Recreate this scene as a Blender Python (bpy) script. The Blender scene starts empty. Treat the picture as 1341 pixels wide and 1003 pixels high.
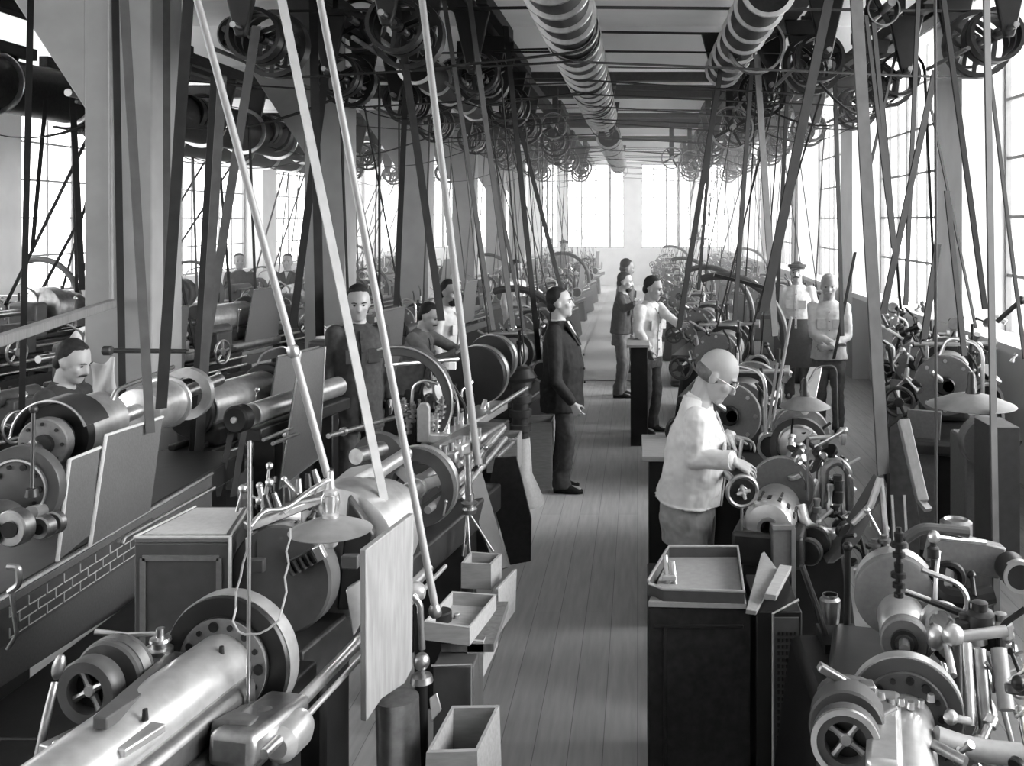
import bpy, math, random
from mathutils import Vector, Matrix
V = Vector
random.seed(7)
C = bpy.context.scene.collection
F, CX, CY, CZ = 1300.0, 835.0, 288.0, 2.37      # focal length in px, principal point, eye height
def W(px, py, d):                                # photo pixel + distance -> point in the hall
    return V(((px-CX)*d/F, d, CZ-(py-CY)*d/F))
def K(d): return d/F                             # metres per pixel at distance d
WL = {}                                          # world position of each object's origin
X_, Y_, Z_ = V((1,0,0)), V((0,1,0)), V((0,0,1))

def frame(axis):
    a = V(axis).normalized()
    u = a.cross(Z_ if abs(a.z) < .9 else X_).normalized()
    return a, u, u.cross(a).normalized()

class MB:
    def __init__(s): s.v, s.f = [], []
    def add(s, vs, fs):
        b = len(s.v); s.v += [V(p) for p in vs]; s.f += [tuple(i+b for i in f) for f in fs]; return s
    def box(s, c, size, rot=None):
        hx, hy, hz = size[0]/2, size[1]/2, size[2]/2
        p = [V((x*hx, y*hy, z*hz)) for x in (-1,1) for y in (-1,1) for z in (-1,1)]
        if rot is not None: p = [rot @ q for q in p]
        c = V(c)
        return s.add([q+c for q in p], [(0,1,3,2),(4,6,7,5),(0,4,5,1),(2,3,7,6),(0,2,6,4),(1,5,7,3)])
    def span(s, a, b):
        a, b = V(a), V(b); return s.box((a+b)/2, [abs(b[i]-a[i]) for i in range(3)])
    def bar(s, p0, p1, w, h, up=Z_):             # rectangular bar from p0 to p1
        p0, p1 = V(p0), V(p1); a = (p1-p0).normalized(); u = a.cross(V(up))
        if u.length < 1e-4: u = a.cross(X_)
        u.normalize(); n = u.cross(a)
        q = [p+u*(i*w/2)+n*(j*h/2) for p in (p0,p1) for i,j in ((-1,-1),(1,-1),(1,1),(-1,1))]
        return s.add(q, [(0,1,2,3),(7,6,5,4),(0,4,5,1),(1,5,6,2),(2,6,7,3),(3,7,4,0)])
    def prism(s, pts, vec):
        n = len(pts); vec = V(vec); q = [V(p) for p in pts]
        return s.add(q+[p+vec for p in q], [tuple(range(n))[::-1], tuple(range(n,2*n))]+[(i,(i+1)%n,n+(i+1)%n,n+i) for i in range(n)])
    def rev(s, p0, axis, prof, n=24, closed=False):   # prof: (radius, distance along axis)
        a, u, w = frame(axis); p0 = V(p0); vs, idx = [], []
        for r, t in prof:
            c = p0+a*t
            if r < 1e-5: idx.append([len(vs)]); vs.append(c)
            else:
                idx.append(list(range(len(vs), len(vs)+n)))
                vs += [c+(u*math.cos(6.283185*k/n)+w*math.sin(6.283185*k/n))*r for k in range(n)]
        fs = []; m = len(prof); pairs = [(i,i+1) for i in range(m-1)]+([(m-1,0)] if closed else [])
        for i, j in pairs:
            A, B = idx[i], idx[j]
            for k in range(n):
                l = (k+1)%n
                if len(A)==1 and len(B)==1: continue
                if len(A)==1: fs.append((A[0],B[k],B[l]))
                elif len(B)==1: fs.append((A[k],B[0],A[l]))
                else: fs.append((A[k],B[k],B[l],A[l]))
        return s.add(vs, fs)
    def cyl(s, p0, p1, r0, r1=None, n=20):
        p0, p1 = V(p0), V(p1); L = (p1-p0).length; r1 = r0 if r1 is None else r1
        return s.rev(p0, p1-p0, [(0,0),(r0,0),(r1,L),(0,L)], n)
    def disc(s, c, axis, r, t, n=32, bev=.0):    # solid wheel centred at c
        a = V(axis).normalized()
        return s.rev(V(c)-a*t/2, a, [(0,0),(r-bev,0),(r,bev),(r,t-bev),(r-bev,t),(0,t)], n)
    def ring(s, c, axis, R, r, t, n=36):         # rim: outer R, inner r, thickness t
        a = V(axis).normalized()
        return s.rev(V(c)-a*t/2, a, [(r,0),(R,0),(R,t),(r,t)], n, True)
    def tor(s, c, axis, R, r, n=32, m=8):
        return s.rev(c, axis, [(R+r*math.cos(6.283185*k/m), r*math.sin(6.283185*k/m)) for k in range(m)][::-1], n, True)
    def sph(s, c, r, n=14, m=8, rot=None):
        r = (r,)*3 if not hasattr(r, '__len__') else r; vs=[]; c=V(c)
        def pt(x,y,z):
            q = V((x*r[0],y*r[1],z*r[2])); return (rot@q if rot is not None else q)+c
        vs.append(pt(0,0,-1))
        for j in range(1,m):
            t = math.pi*j/m; vs += [pt(math.sin(t)*math.cos(6.283185*k/n), math.sin(t)*math.sin(6.283185*k/n), -math.cos(t)) for k in range(n)]
        vs.append(pt(0,0,1)); fs=[]
        for k in range(n):
            l=(k+1)%n; fs.append((0,1+l,1+k))
            for j in range(m-2): fs.append((1+j*n+k,1+j*n+l,1+(j+1)*n+l,1+(j+1)*n+k))
            fs.append((1+(m-2)*n+k,1+(m-2)*n+l,len(vs)-1))
        return s.add(vs, fs)
    def tube(s, pts, r, n=8, flat=None):         # swept round pipe; r may be a list
        pts = [V(p) for p in pts]; m = len(pts); rs = r if hasattr(r,'__len__') else [r]*m; vs=[]; u=None
        for i,p in enumerate(pts):
            a = (pts[min(i+1,m-1)]-pts[max(i-1,0)]).normalized()
            if u is None: _,u,_ = frame(a)
            u = (u-a*u.dot(a)).normalized(); w = a.cross(u)
            vs += [p+(u*math.cos(6.283185*k/n)+w*math.sin(6.283185*k/n))*rs[i] for k in range(n)]
        fs=[(i*n+k,i*n+(k+1)%n,(i+1)*n+(k+1)%n,(i+1)*n+k) for i in range(m-1) for k in range(n)]
        return s.add(vs, fs+[tuple(range(n))[::-1], tuple(range((m-1)*n,m*n))])
    def band(s, pts, wid, side, th=.006):        # flat strap along pts, its width along `side`
        pts=[V(p) for p in pts]; m=len(pts); sd=V(side).normalized(); vs=[]
        for i,p in enumerate(pts):
            a=(pts[min(i+1,m-1)]-pts[max(i-1,0)]).normalized(); n=a.cross(sd).normalized()
            vs += [p+sd*(i_*wid/2)+n*(j_*th/2) for i_,j_ in ((-1,-1),(1,-1),(1,1),(-1,1))]
        fs=[(i*4+k,i*4+(k+1)%4,(i+1)*4+(k+1)%4,(i+1)*4+k) for i in range(m-1) for k in range(4)]
        return s.add(vs, fs+[(3,2,1,0), tuple(range((m-1)*4,m*4))])
    def build(s, name, m, parent=None, ang=35, bev=0, loc=None):
        o0 = WL[parent.name] if parent else (V(loc) if loc is not None else V((0,0,0)))
        me = bpy.data.meshes.new(name); me.from_pydata([tuple(p-o0) for p in s.v], [], s.f); me.validate()
        import bmesh
        b = bmesh.new(); b.from_mesh(me); bmesh.ops.recalc_face_normals(b, faces=b.faces); b.to_mesh(me); b.free()
        me.polygons.foreach_set('use_smooth', [True]*len(me.polygons)); me.set_sharp_from_angle(angle=math.radians(ang))
        me.materials.append(m)
        o = bpy.data.objects.new(name, me); C.objects.link(o)
        if parent: o.parent = parent
        else: o.location = o0
        WL[o.name] = o0
        if bev:
            md = o.modifiers.new('bevel','BEVEL'); md.width = bev; md.segments = 2; md.limit_method='ANGLE'
        return o

def arc(c, axis, R, a0, a1, n=16):               # points on a circle; angle 0 = +X side, 90 = up, seen along +Y
    a = V(axis).normalized(); u = V((1,0,0)); u = (u-a*u.dot(a)).normalized(); w = u.cross(a)*(1 if a.y>0 else -1)
    if w.z < 0: w = -w
    return [V(c)+(u*math.cos(math.radians(a0+(a1-a0)*k/n))+w*math.sin(math.radians(a0+(a1-a0)*k/n)))*R for k in range(n+1)]

def tag(o, label, cat, group=None, kind=None):
    if label: o['label'] = label
    if cat: o['category'] = cat
    if group: o['group'] = group
    if kind: o['kind'] = kind
    return o
def thing(name, loc, label, cat, group=None):
    o = bpy.data.objects.new(name, None); C.objects.link(o); o.location = V(loc); o.empty_display_size=.1
    WL[o.name] = V(loc); return tag(o, label, cat, group)
def struct(mb, name, m, bev=0): 
    o = mb.build(name, m, bev=bev); o['kind']='structure'; return o
def one(mb, name, m, label, cat, group=None, bev=0):
    return tag(mb.build(name, m, bev=bev), label, cat, group)
def dup(o, loc=None, rz=None, label=None, sc=None, parent=None, group=None):
    c = o.copy(); C.objects.link(c)
    if parent: c.parent = parent
    if loc is not None: c.location = V(loc); WL[c.name]=V(loc)
    if rz is not None: c.rotation_euler = (0,0,rz)
    if sc is not None: c.scale = sc if hasattr(sc,'__len__') else (sc,)*3
    if label: c['label'] = label
    if group: c['group'] = group
    for ch in list(o.children): dup(ch, parent=c)
    return c

# ---------- materials ----------
M = {}
def mat(name, g, rough=.6, metal=0, var=.15, scale=8, bump=0, det=4, spec=.5, stretch=None):
    m = bpy.data.materials.new(name); m.use_nodes = True; nt = m.node_tree; b = nt.nodes['Principled BSDF']
    b.inputs['Roughness'].default_value = rough; b.inputs['Metallic'].default_value = metal
    b.inputs['Specular IOR Level'].default_value = spec
    tc = nt.nodes.new('ShaderNodeTexCoord'); mp = nt.nodes.new('ShaderNodeMapping')
    nt.links.new(tc.outputs['Object'], mp.inputs[0])
    if stretch: mp.inputs['Scale'].default_value = stretch
    n = nt.nodes.new('ShaderNodeTexNoise'); n.inputs['Scale'].default_value = scale; n.inputs['Detail'].default_value = det
    nt.links.new(mp.outputs[0], n.inputs['Vector'])
    r = nt.nodes.new('ShaderNodeValToRGB'); lo, hi = g*(1-var), min(1,g*(1+var))
    r.color_ramp.elements[0].color=(lo,lo,lo,1); r.color_ramp.elements[1].color=(hi,hi,hi,1)
    r.color_ramp.elements[0].position=.3; r.color_ramp.elements[1].position=.7
    nt.links.new(n.outputs['Fac'], r.inputs[0]); nt.links.new(r.outputs[0], b.inputs['Base Color'])
    if bump:
        bp = nt.nodes.new('ShaderNodeBump'); bp.inputs['Strength'].default_value=bump; bp.inputs['Distance'].default_value=.01
        nt.links.new(n.outputs['Fac'], bp.inputs['Height']); nt.links.new(bp.outputs[0], b.inputs['Normal'])
    M[name]=m; return m
mat('iron', .02, .36, .0, .3, 14, .05, spec=.35)
mat('iron_dark', .008, .4, 0, .3, 14, .05, spec=.35)
mat('iron_grey', .055, .45, 0, .15, 18, .04, spec=.35)
mat('paint_grey', .12, .5, 0, .12, 60, .05)
mat('paint_light', .25, .45, 0, .1, 40)
mat('steel', .62, .3, 1, .12, 30, .02)
mat('steel_dull', .33, .38, 1, .2, 25, .03)
mat('bright', .55, .3, .8, .12, 22, .03)
mat('wood', .17, .55, 0, .2, 9, .06, stretch=(6,6,.7))
mat('wood_dark', .1, .6, 0, .25, 9, .06, stretch=(6,6,.7), spec=.12)
mat('pole_wood', .22, .45, 0, .12, 9, .03, stretch=(6,6,.7))
mat('crate_wood', .24, .6, 0, .15, 12, .05, stretch=(1,6,6))
mat('belt_leather', .016, .7, 0, .2, 12, .03, spec=.12)
mat('belt_grey', .06, .6, 0, .15, 12, .03, spec=.12)
mat('belt_pale', .23, .5, 0, .12, 12, .03)
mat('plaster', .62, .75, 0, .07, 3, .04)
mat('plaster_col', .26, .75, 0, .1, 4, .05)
mat('ceiling_paint', .85, .8, 0, .06, 2)
mat('timber', .025, .6, 0, .3, 7, .06, stretch=(4,1,4), spec=.12)
mat('sash', .22, .6, 0, .1, 10)
mat('guard_sheet', .08, .55, 0, .12, 90, .08)
mat('bench_black', .02, .5, 0, .3, 30, .05, spec=.12)
mat('shade_tin', .17, .45, .1, .15, 20, .03)
mat('skin', .29, .5, 0, .08, 12)
mat('hair', .02, .6, 0, .3, 60, .3, spec=.12)
mat('hair_short', .09, .6, 0, .3, 60, .3)
mat('hair_grey', .35, .6, 0, .3, 60, .3)
mat('cloth_black', .018, .75, 0, .2, 40, .1, spec=.12)
mat('cloth_dark', .045, .75, 0, .2, 30, .15, spec=.12)
mat('cloth_mid', .12, .75, 0, .2, 20, .2, spec=.12)
mat('cloth_grey', .27, .75, 0, .15, 16, .2, spec=.12)
mat('cloth_white', .5, .75, 0, .1, 12, .25)
mat('shirt_pale', .55, .75, 0, .15, 14, .3)
mat('apron', .13, .7, 0, .35, 9, .4, spec=.12)
mat('bulb_glass', .8, .1, 0, .02, 5)
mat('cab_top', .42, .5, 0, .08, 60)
mat('paper', .8, .7, 0, .03, 5)
# floor boards running down the hall
m = mat('floor_boards', .4, .55, 0, .12, 5, .03, stretch=(6,.5,1)); nt=m.node_tree; b=nt.nodes['Principled BSDF']
ramp=[n for n in nt.nodes if n.type=='VALTORGB'][0]
tc=[n for n in nt.nodes if n.type=='TEX_COORD'][0]
br=nt.nodes.new('ShaderNodeTexBrick'); mp=nt.nodes.new('ShaderNodeMapping'); mp.inputs['Rotation'].default_value=(0,0,math.pi/2)
nt.links.new(tc.outputs['Object'],mp.inputs[0]); nt.links.new(mp.outputs[0],br.inputs['Vector'])
br.inputs['Scale'].default_value=1; br.inputs['Brick Width'].default_value=4.0; br.inputs['Row Height'].default_value=.155
br.inputs['Mortar Size'].default_value=.0022; br.inputs['Mortar Smooth'].default_value=.3
br.inputs['Color1'].default_value=(1,1,1,1); br.inputs['Color2'].default_value=(.9,.9,.9,1); br.inputs['Mortar'].default_value=(.45,.45,.45,1)
mx=nt.nodes.new('ShaderNodeMix'); mx.data_type='RGBA'; mx.blend_type='MULTIPLY'; mx.inputs[0].default_value=1
nt.links.new(ramp.outputs[0],mx.inputs[6]); nt.links.new(br.outputs['Color'],mx.inputs[7]); nt.links.new(mx.outputs[2],b.inputs['Base Color'])
# window glass
g=bpy.data.materials.new('glass'); g.use_nodes=True; nt=g.node_tree; nt.nodes.clear()
out=nt.nodes.new('ShaderNodeOutputMaterial'); mix=nt.nodes.new('ShaderNodeMixShader'); tr=nt.nodes.new('ShaderNodeBsdfTransparent'); gl=nt.nodes.new('ShaderNodeBsdfGlossy')
nz=nt.nodes.new('ShaderNodeTexNoise'); nz.inputs['Scale'].default_value=3; rp=nt.nodes.new('ShaderNodeValToRGB')
rp.color_ramp.elements[0].color=(.88,.88,.88,1); rp.color_ramp.elements[1].color=(.98,.98,.98,1)
nt.links.new(nz.outputs['Fac'],rp.inputs[0]); nt.links.new(rp.outputs[0],tr.inputs[0]); gl.inputs['Roughness'].default_value=.05
mix.inputs[0].default_value=.06; nt.links.new(tr.outputs[0],mix.inputs[1]); nt.links.new(gl.outputs[0],mix.inputs[2]); nt.links.new(mix.outputs[0],out.inputs[0]); M['glass']=g

# ---------- camera, light ----------
sc=bpy.context.scene
cd=bpy.data.cameras.new('camera'); cam=bpy.data.objects.new('camera',cd); C.objects.link(cam); sc.camera=cam
cd.sensor_fit='HORIZONTAL'; cd.sensor_width=36; cd.lens=F/1341*36; cam.location=(0,0,CZ); cam.rotation_euler=(math.pi/2,0,0)
cd.shift_x=(670.5-CX)/1341; cd.shift_y=-(501.5-CY)/1341; cd.clip_start=.05; cd.clip_end=200
sc.view_settings.view_transform='Standard'; sc.view_settings.look='None'; sc.view_settings.gamma=1; sc.view_settings.use_curve_mapping=False
sc.view_settings.exposure=EXPOSURE=2.25
w=bpy.data.worlds.new('sky'); sc.world=w; w.use_nodes=True; nt=w.node_tree
bg=nt.nodes['Background']; bg.inputs[1].default_value=1.0
tc=nt.nodes.new('ShaderNodeTexCoord'); sx_=nt.nodes.new('ShaderNodeSeparateXYZ'); rp=nt.nodes.new('ShaderNodeValToRGB')   # even sky, with extra brightness below the horizon added to light the ceiling
nt.links.new(tc.outputs['Generated'],sx_.inputs[0]); nt.links.new(sx_.outputs['Z'],rp.inputs[0])
rp.color_ramp.elements[0].position=0; rp.color_ramp.elements[0].color=(1.7,1.7,1.7,1); rp.color_ramp.elements[1].position=.12; rp.color_ramp.elements[1].color=(1,1,1,1)
nt.links.new(rp.outputs[0],bg.inputs[0])
sc.cycles.max_bounces=8; sc.cycles.diffuse_bounces=5; sc.cycles.glossy_bounces=3; sc.cycles.transparent_max_bounces=16
sc.cycles.use_denoising=True
# ---------- the hall ----------
XL, XR, YB, Y0, ZC = -9.0, 3.45, 36.0, -4.0, 4.8
struct(MB().span((XL-.5,Y0,-.2),(XR+.5,YB+.5,0)), 'floor', M['floor_boards'])
struct(MB().span((XL-.5,Y0,ZC),(XR+.5,YB+.5,ZC+.2)), 'ceiling', M['ceiling_paint'])
SILL, HEAD = 1.25, 4.55
nwin=[0]
def window_grid(p, along, width, z0, z1, nx, nz, sunk, th=1):
    """glazing bars, frame and pane in the wall plane through p"""
    nwin[0]+=1; a=V(along); fr=MB(); up=Z_; n=a.cross(up)
    c=V(p)+n*0
    fw=.06
    for t in (0,width): fr.bar(c+a*t+up*z0, c+a*t+up*z1, fw, fw, up=n)
    for z in (z0,z1): fr.bar(c+up*z, c+a*width+up*z, fw, fw, up=n)
    root=fr.build('window_%d'%nwin[0], M['sash']); root['kind']='structure'
    b=MB()
    for i in range(1,nx): b.bar(c+a*(width*i/nx)+up*z0, c+a*(width*i/nx)+up*z1, .025*th if i%3 else .045*th, .03, up=n)
    for j in range(1,nz): b.bar(c+up*(z0+(z1-z0)*j/nz), c+a*width+up*(z0+(z1-z0)*j/nz), .03, .025*th if j%2 else .045*th, up=n)
    b.build('glazing_bars', M['sash'], root)
    MB().box(c+a*width/2+up*(z0+z1)/2, (abs(a.x)*width+abs(n.x)*.006, abs(a.y)*width+abs(n.y)*.006, z1-z0)).build('pane', M['glass'], root)
# right wall: piers every 5 m, tall windows between
rw=MB(); rw.span((XR,Y0,0),(XR+.45,YB,SILL)); rw.span((XR,Y0,HEAD+.15),(XR+.45,YB,ZC))
piers=[9.79+5.0*k for k in range(-3,6)]
for y in piers: rw.span((3.2,y,0),(XR+.45,y+.88,ZC))
struct(rw,'wall_right',M['plaster'])
rw2=MB(); rw2.span((XR,Y0,SILL),(XR+.45,.7,HEAD+.15)); struct(rw2,'wall_right_light_block',M['plaster'])  # unseen infill of one window bay, added to cut light on column fronts
for y in piers[1:-1]:
    window_grid((XR+.2,y+.9,0), Y_, 4.1, SILL, HEAD+.15, 9, 6, .2)
struct(MB().span((3.17,Y0,SILL-.02),(XR+.1,YB,SILL+.05)),'window_sill',M['plaster'])
# left wall
lw=MB(); lw.span((XL-.45,Y0,0),(XL,YB,SILL)); lw.span((XL-.45,Y0,HEAD+.15),(XL,YB,ZC))
pl=[3.2+5.0*k for k in range(7)]
for y in pl: lw.span((XL-.45,y,0),(XL+.25,y+.9,ZC))
struct(lw,'wall_left',M['plaster'])
for y in pl[:-1]: window_grid((XL-.2,y+.92,0), Y_, 4.05, SILL, HEAD+.15, 6, 6, .2)
# far wall
bw=MB(); bw.span((XL,YB,0),(XR,YB+.4,1.35)); bw.span((XL,YB,4.4),(XR,YB+.4,ZC))
wins=[(-8.6,-6.6),(-6.0,-4.0),(-3.5,-2.9),(-2.55,-.5),(.14,1.94),(2.3,3.2)]
edge=XL
for a,b in wins: bw.span((edge,YB,1.35),(a,YB+.4,4.4)); edge=b
bw.span((edge,YB,1.35),(XR,YB+.4,4.4)); struct(bw,'wall_back',M['plaster'])
for a,b in wins: window_grid((a,YB+.2,0), X_, b-a, 1.35, 4.4, max(3,int((b-a)/.42)), 5, .2, 2.2)
# wall behind the photographer
struct(MB().span((XL-.5,Y0-.2,0),(XR+.5,Y0,ZC)),'wall_front',M['plaster'])
# columns with a bracket to the left, and beams
cols=[2.6]+[7.5+4.95*k for k in range(6)]
for i,y in enumerate(cols):
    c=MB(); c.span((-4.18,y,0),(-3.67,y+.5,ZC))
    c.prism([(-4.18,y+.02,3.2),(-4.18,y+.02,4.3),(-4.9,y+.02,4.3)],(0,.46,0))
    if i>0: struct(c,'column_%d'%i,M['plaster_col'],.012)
for i,y in enumerate(cols):
    struct(MB().span((XL,y+.02,4.3),(XR,y+.48,ZC)),'beam_%d'%(i+1),M['ceiling_paint'])
struct(MB().span((3.16,Y0,4.42),(3.38,YB,4.6)),'beam_wall_side',M['plaster'])
# ---------- people ----------
def cap(mb, p0, p1, r0, r1, n=14):               # tapered limb with round ends
    p0, p1 = V(p0), V(p1); a = p1-p0; L = a.length
    if L < 1e-5: return mb.sph(p0, r0)
    pr=[(0,-r0)]+[(r0*math.cos(t), r0*math.sin(t)) for t in (-1.1,-.6,-.2)]+[(r1*math.cos(t), L+r1*math.sin(t)) for t in (.2,.6,1.1)]+[(0,L+r1)]
    return mb.rev(p0, a, pr, n)
def loft(mb, secs, n=22):                        # (centre, right-vector, forward-vector) ellipses
    vs=[]; fs=[]
    for c,u,w in secs: vs += [V(c)+V(u)*math.cos(6.283185*k/n)+V(w)*math.sin(6.283185*k/n) for k in range(n)]
    m=len(secs)
    fs=[(i*n+k,i*n+(k+1)%n,(i+1)*n+(k+1)%n,(i+1)*n+k) for i in range(m-1) for k in range(n)]
    return mb.add(vs, fs+[tuple(range(n))[::-1], tuple(range((m-1)*n,m*n))])
def soft(mb, name, m, parent, vox, it=4, wrinkle=0):
    o = mb.build(name, m, parent, ang=180)
    r = o.modifiers.new('skin','REMESH'); r.mode='VOXEL'; r.voxel_size=vox; r.use_smooth_shade=True
    s = o.modifiers.new('smooth','SMOOTH'); s.factor=.5; s.iterations=it
    if wrinkle:
        t=bpy.data.textures.get('folds') or bpy.data.textures.new('folds','CLOUDS'); t.noise_scale=.11; t.noise_depth=2
        d=o.modifiers.new('folds','DISPLACE'); d.texture=t; d.strength=wrinkle; d.mid_level=.5; d.texture_coords='LOCAL'
    return o
def rotv(v, axis, deg): return Matrix.Rotation(math.radians(deg), 3, V(axis)) @ V(v)

def hand(mb, wrist, d, nrm, thumb, curl=25, sc=1.0, spread=8):
    """palm, four bent fingers and a thumb. d: pointing direction, nrm: out of the back of the hand, thumb: side the thumb is on"""
    d=V(d).normalized(); nrm=V(nrm); nrm=(nrm-d*nrm.dot(d)).normalized(); s=d.cross(nrm)
    if s.dot(V(thumb))<0: s=-s
    w=V(wrist)
    for k in range(4):
        o=(1.5-k)*.0195*sc
        cap(mb, w+s*o*.6+d*.012, w+s*o+d*.085*sc, .0135*sc, .0115*sc, 8)
    for k,(L,) in enumerate(((.075,),(.084,),(.078,),(.06,))):
        o=(1.5-k)*.0225*sc; p=w+s*o+d*(.088 if k<3 else .08)*sc; q=rotv(d, nrm, 0); ang=0
        dirn=(d+s*(1.5-k)*spread*.012).normalized()
        ax=s
        sign = 1 if dirn.cross(nrm).dot(s)>0 else -1
        for j,(seg,c) in enumerate(((.45,.6),(.3,1.1),(.25,.7))):
            dirn=rotv(dirn, ax, -sign*0+ (curl*c*(1 if rotv(dirn,ax,5).dot(nrm)<dirn.dot(nrm) else -1)))
            e=p+dirn*L*seg*sc; cap(mb,p,e,(.0084-.0008*j)*sc,(.0078-.0010*j)*sc,8); p=e
    t0=w+s*.024*sc+d*.025*sc-nrm*.006; t1=t0+(s*.7+d*.65-nrm*.25).normalized()*.045*sc; t2=t1+(s*.2+d*.9-nrm*.35).normalized()*.034*sc
    cap(mb,w+s*.012*sc+d*.012,t0,.013*sc,.0125*sc,8); cap(mb,t0,t1,.0125*sc,.0105*sc,8); cap(mb,t1,t2,.0105*sc,.0085*sc,8)

def person(label, x, y, face, H=1.72, lean=0, bend=0, head_turn=0, nod=0, top='cloth_grey', legs='cloth_dark', hair='hair', bald=False,
           beard=None, cap_=False, glasses=False, armR=None, armL=None, hem=.80, girth=1.0, vox=.011, open_front=None, apron=None,
           group=None, step=.0, z0=0, tie=False, shirt=None, hairside=None, base=None):
    k=H/1.72; a=math.radians(face); f=V((math.cos(a),math.sin(a),0)); r=V((f.y,-f.x,0)); B=V((x,y,z0))
    P=lambda R,Fw,z: B+(r*R+f*Fw+Z_*z)*k
    root=thing('person',(x,y,z0),label,'person',group)
    hip=P(0,-.01,.92); ld=math.radians(lean); sp=(f*math.sin(ld)+Z_*math.cos(ld)); fwd=(f*math.cos(ld)-Z_*math.sin(ld))
    S=lambda t,Fw=0,R=0: hip+(sp*t+fwd*Fw+r*R)*k
    bd=math.radians(lean+bend); sp2=(f*math.sin(bd)+Z_*math.cos(bd)); neck=S(.54,-.01)
    hd=rotv(f,Z_,-head_turn); hr=V((hd.y,-hd.x,0)); nd=math.radians(nod)
    hf=(hd*math.cos(nd)-Z_*math.sin(nd)); hu=(hd*math.sin(nd)+Z_*math.cos(nd))
    hc=neck+(sp2*.058+hu*.113+hf*.022)*k
    kb_=k; k=k*1.12
    Hp=lambda R,Fw,z: hc+(hr*R+hf*Fw+hu*z)*k
    rot=Matrix((hr,hf,hu)).transposed()
    b=MB()
    # head
    b.sph(Hp(0,-.012,.03),(.077*k,.094*k,.092*k),36,22,rot); b.sph(Hp(0,.018,-.035),(.062*k,.072*k,.082*k),30,18,rot)
    b.sph(Hp(0,.062,-.085),(.034*k,.028*k,.028*k),10,6,rot)                  # chin
    b.sph(Hp(0,.068,.028),(.05*k,.022*k,.016*k),10,6,rot)                   # brow
    cap(b,Hp(0,.08,.02),Hp(0,.1,-.024),.010*k,.016*k,8)                  # nose
    for sgn in (-1,1):
        b.sph(Hp(.076*sgn,-.012,-.008),(.011*k,.02*k,.032*k),8,6,rot)         # ear
        b.sph(Hp(.042*sgn,.055,-.022),(.022*k,.026*k,.022*k),8,6,rot)         # cheek
    cap(b,Hp(-.02,.081,-.055),Hp(.02,.081,-.055),.0085*k,.0085*k,8); cap(b,Hp(-.017,.078,-.069),Hp(.017,.078,-.069),.009*k,.009*k,8)
    cap(b, neck-sp*.04*k, Hp(0,-.02,-.06), .06*k, .055*k)
    k=kb_
    # trunk and legs of the body, inside the clothes
    loft(b,[(S(-.08),r*.15*k,fwd*.1*k),(S(.1),r*.14*k,fwd*.09*k*girth),(S(.36),r*.16*k,fwd*.1*k),(S(.5),r*.13*k,fwd*.07*k),(S(.56),r*.06*k,fwd*.06*k)])
    J={}
    for sgn,arm in ((1,armR),(-1,armL)):
        sh=S(.475,-.0,.175*sgn)
        if arm: el,wr,hdv=V(arm[0]),V(arm[1]),V(arm[2])
        else: el=sh+(r*.05*sgn-Z_*.28-f*.02)*k; wr=el+(f*.05+r*.01*sgn-Z_*.245)*k; hdv=(wr-el)+f*.05
        curl=arm[3] if arm and len(arm)>3 else 28
        cap(b,sh,el,.045*k,.036*k); cap(b,el,wr,.036*k,.025*k)
        nv=arm[4] if arm and len(arm)>4 else r*sgn
        th=arm[5] if arm and len(arm)>5 else f+Z_*.3
        hand(b,wr,hdv,nv,th,curl,k)
        J[sgn]=(sh,el,wr)
        hp=P(.085*sgn,0,.88); kn=P(.095*sgn,.03+step*sgn,.49); an=P(.1*sgn,-.02+step*sgn*.9,.085)
        cap(b,hp,kn,.07*k,.05*k); cap(b,kn,an,.048*k,.035*k); cap(b,an-Z_*.03*k,an+(f*.15-Z_*.045)*k,.03*k,.025*k)
        J[sgn]+=(hp,kn,an)
    soft(b,'body',M['skin'],root,vox)
    # eyes
    k=k*1.12
    for sgn in (-1,1):
        MB().sph(Hp(.031*sgn,.0735,.006),(.0085*k,.0075*k,.006*k),8,6).build('eye',M['hair'],root)
        q=MB(); q.tube([Hp(.016*sgn,.088,.025),Hp(.034*sgn,.086,.029),Hp(.05*sgn,.074,.024)],[.003*k,.004*k,.0025*k],6); q.build('eyebrow',M[hair],root)
    k=kb_
    # trousers
    t=MB(); g=girth
    loft(t,[(P(0,-.01,.74),r*.175*k,f*.12*k),(P(0,-.01,.86),r*.178*k,f*.125*k*g),(S(.02),r*.17*k,fwd*.125*k*g),(S(.12),r*.16*k,fwd*.118*k*g)])
    for sgn in (-1,1):
        sh,el,wr,hp,kn,an=J[sgn]
        cap(t,hp,kn,.098*k,.076*k); cap(t,kn,an+Z_*.0,.074*k,.066*k)
        loft(t,[(an+Z_*.1*k,r*.07*k,f*.075*k),(an-Z_*.04*k,r*.072*k,f*.085*k)],14)
    soft(t,'trousers',M[legs],root,vox*1.1,3,.035)
    for sgn in (-1,1):
        an=J[sgn][5]; s=MB()
        loft(s,[(an-f*.07*k-Z_*.045*k,r*.035*k,Z_*.04*k),(an-f*.02*k-Z_*.03*k,r*.043*k,Z_*.052*k),(an+f*.07*k-Z_*.045*k,r*.046*k,Z_*.038*k),(an+f*.14*k-Z_*.055*k,r*.042*k,Z_*.028*k),(an+f*.185*k-Z_*.062*k,r*.02*k,Z_*.018*k)],14)
        s.build('shoe',M['cloth_black'],root,60)
    # upper garment with sleeves
    j=MB(); e=hem-.92
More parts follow.
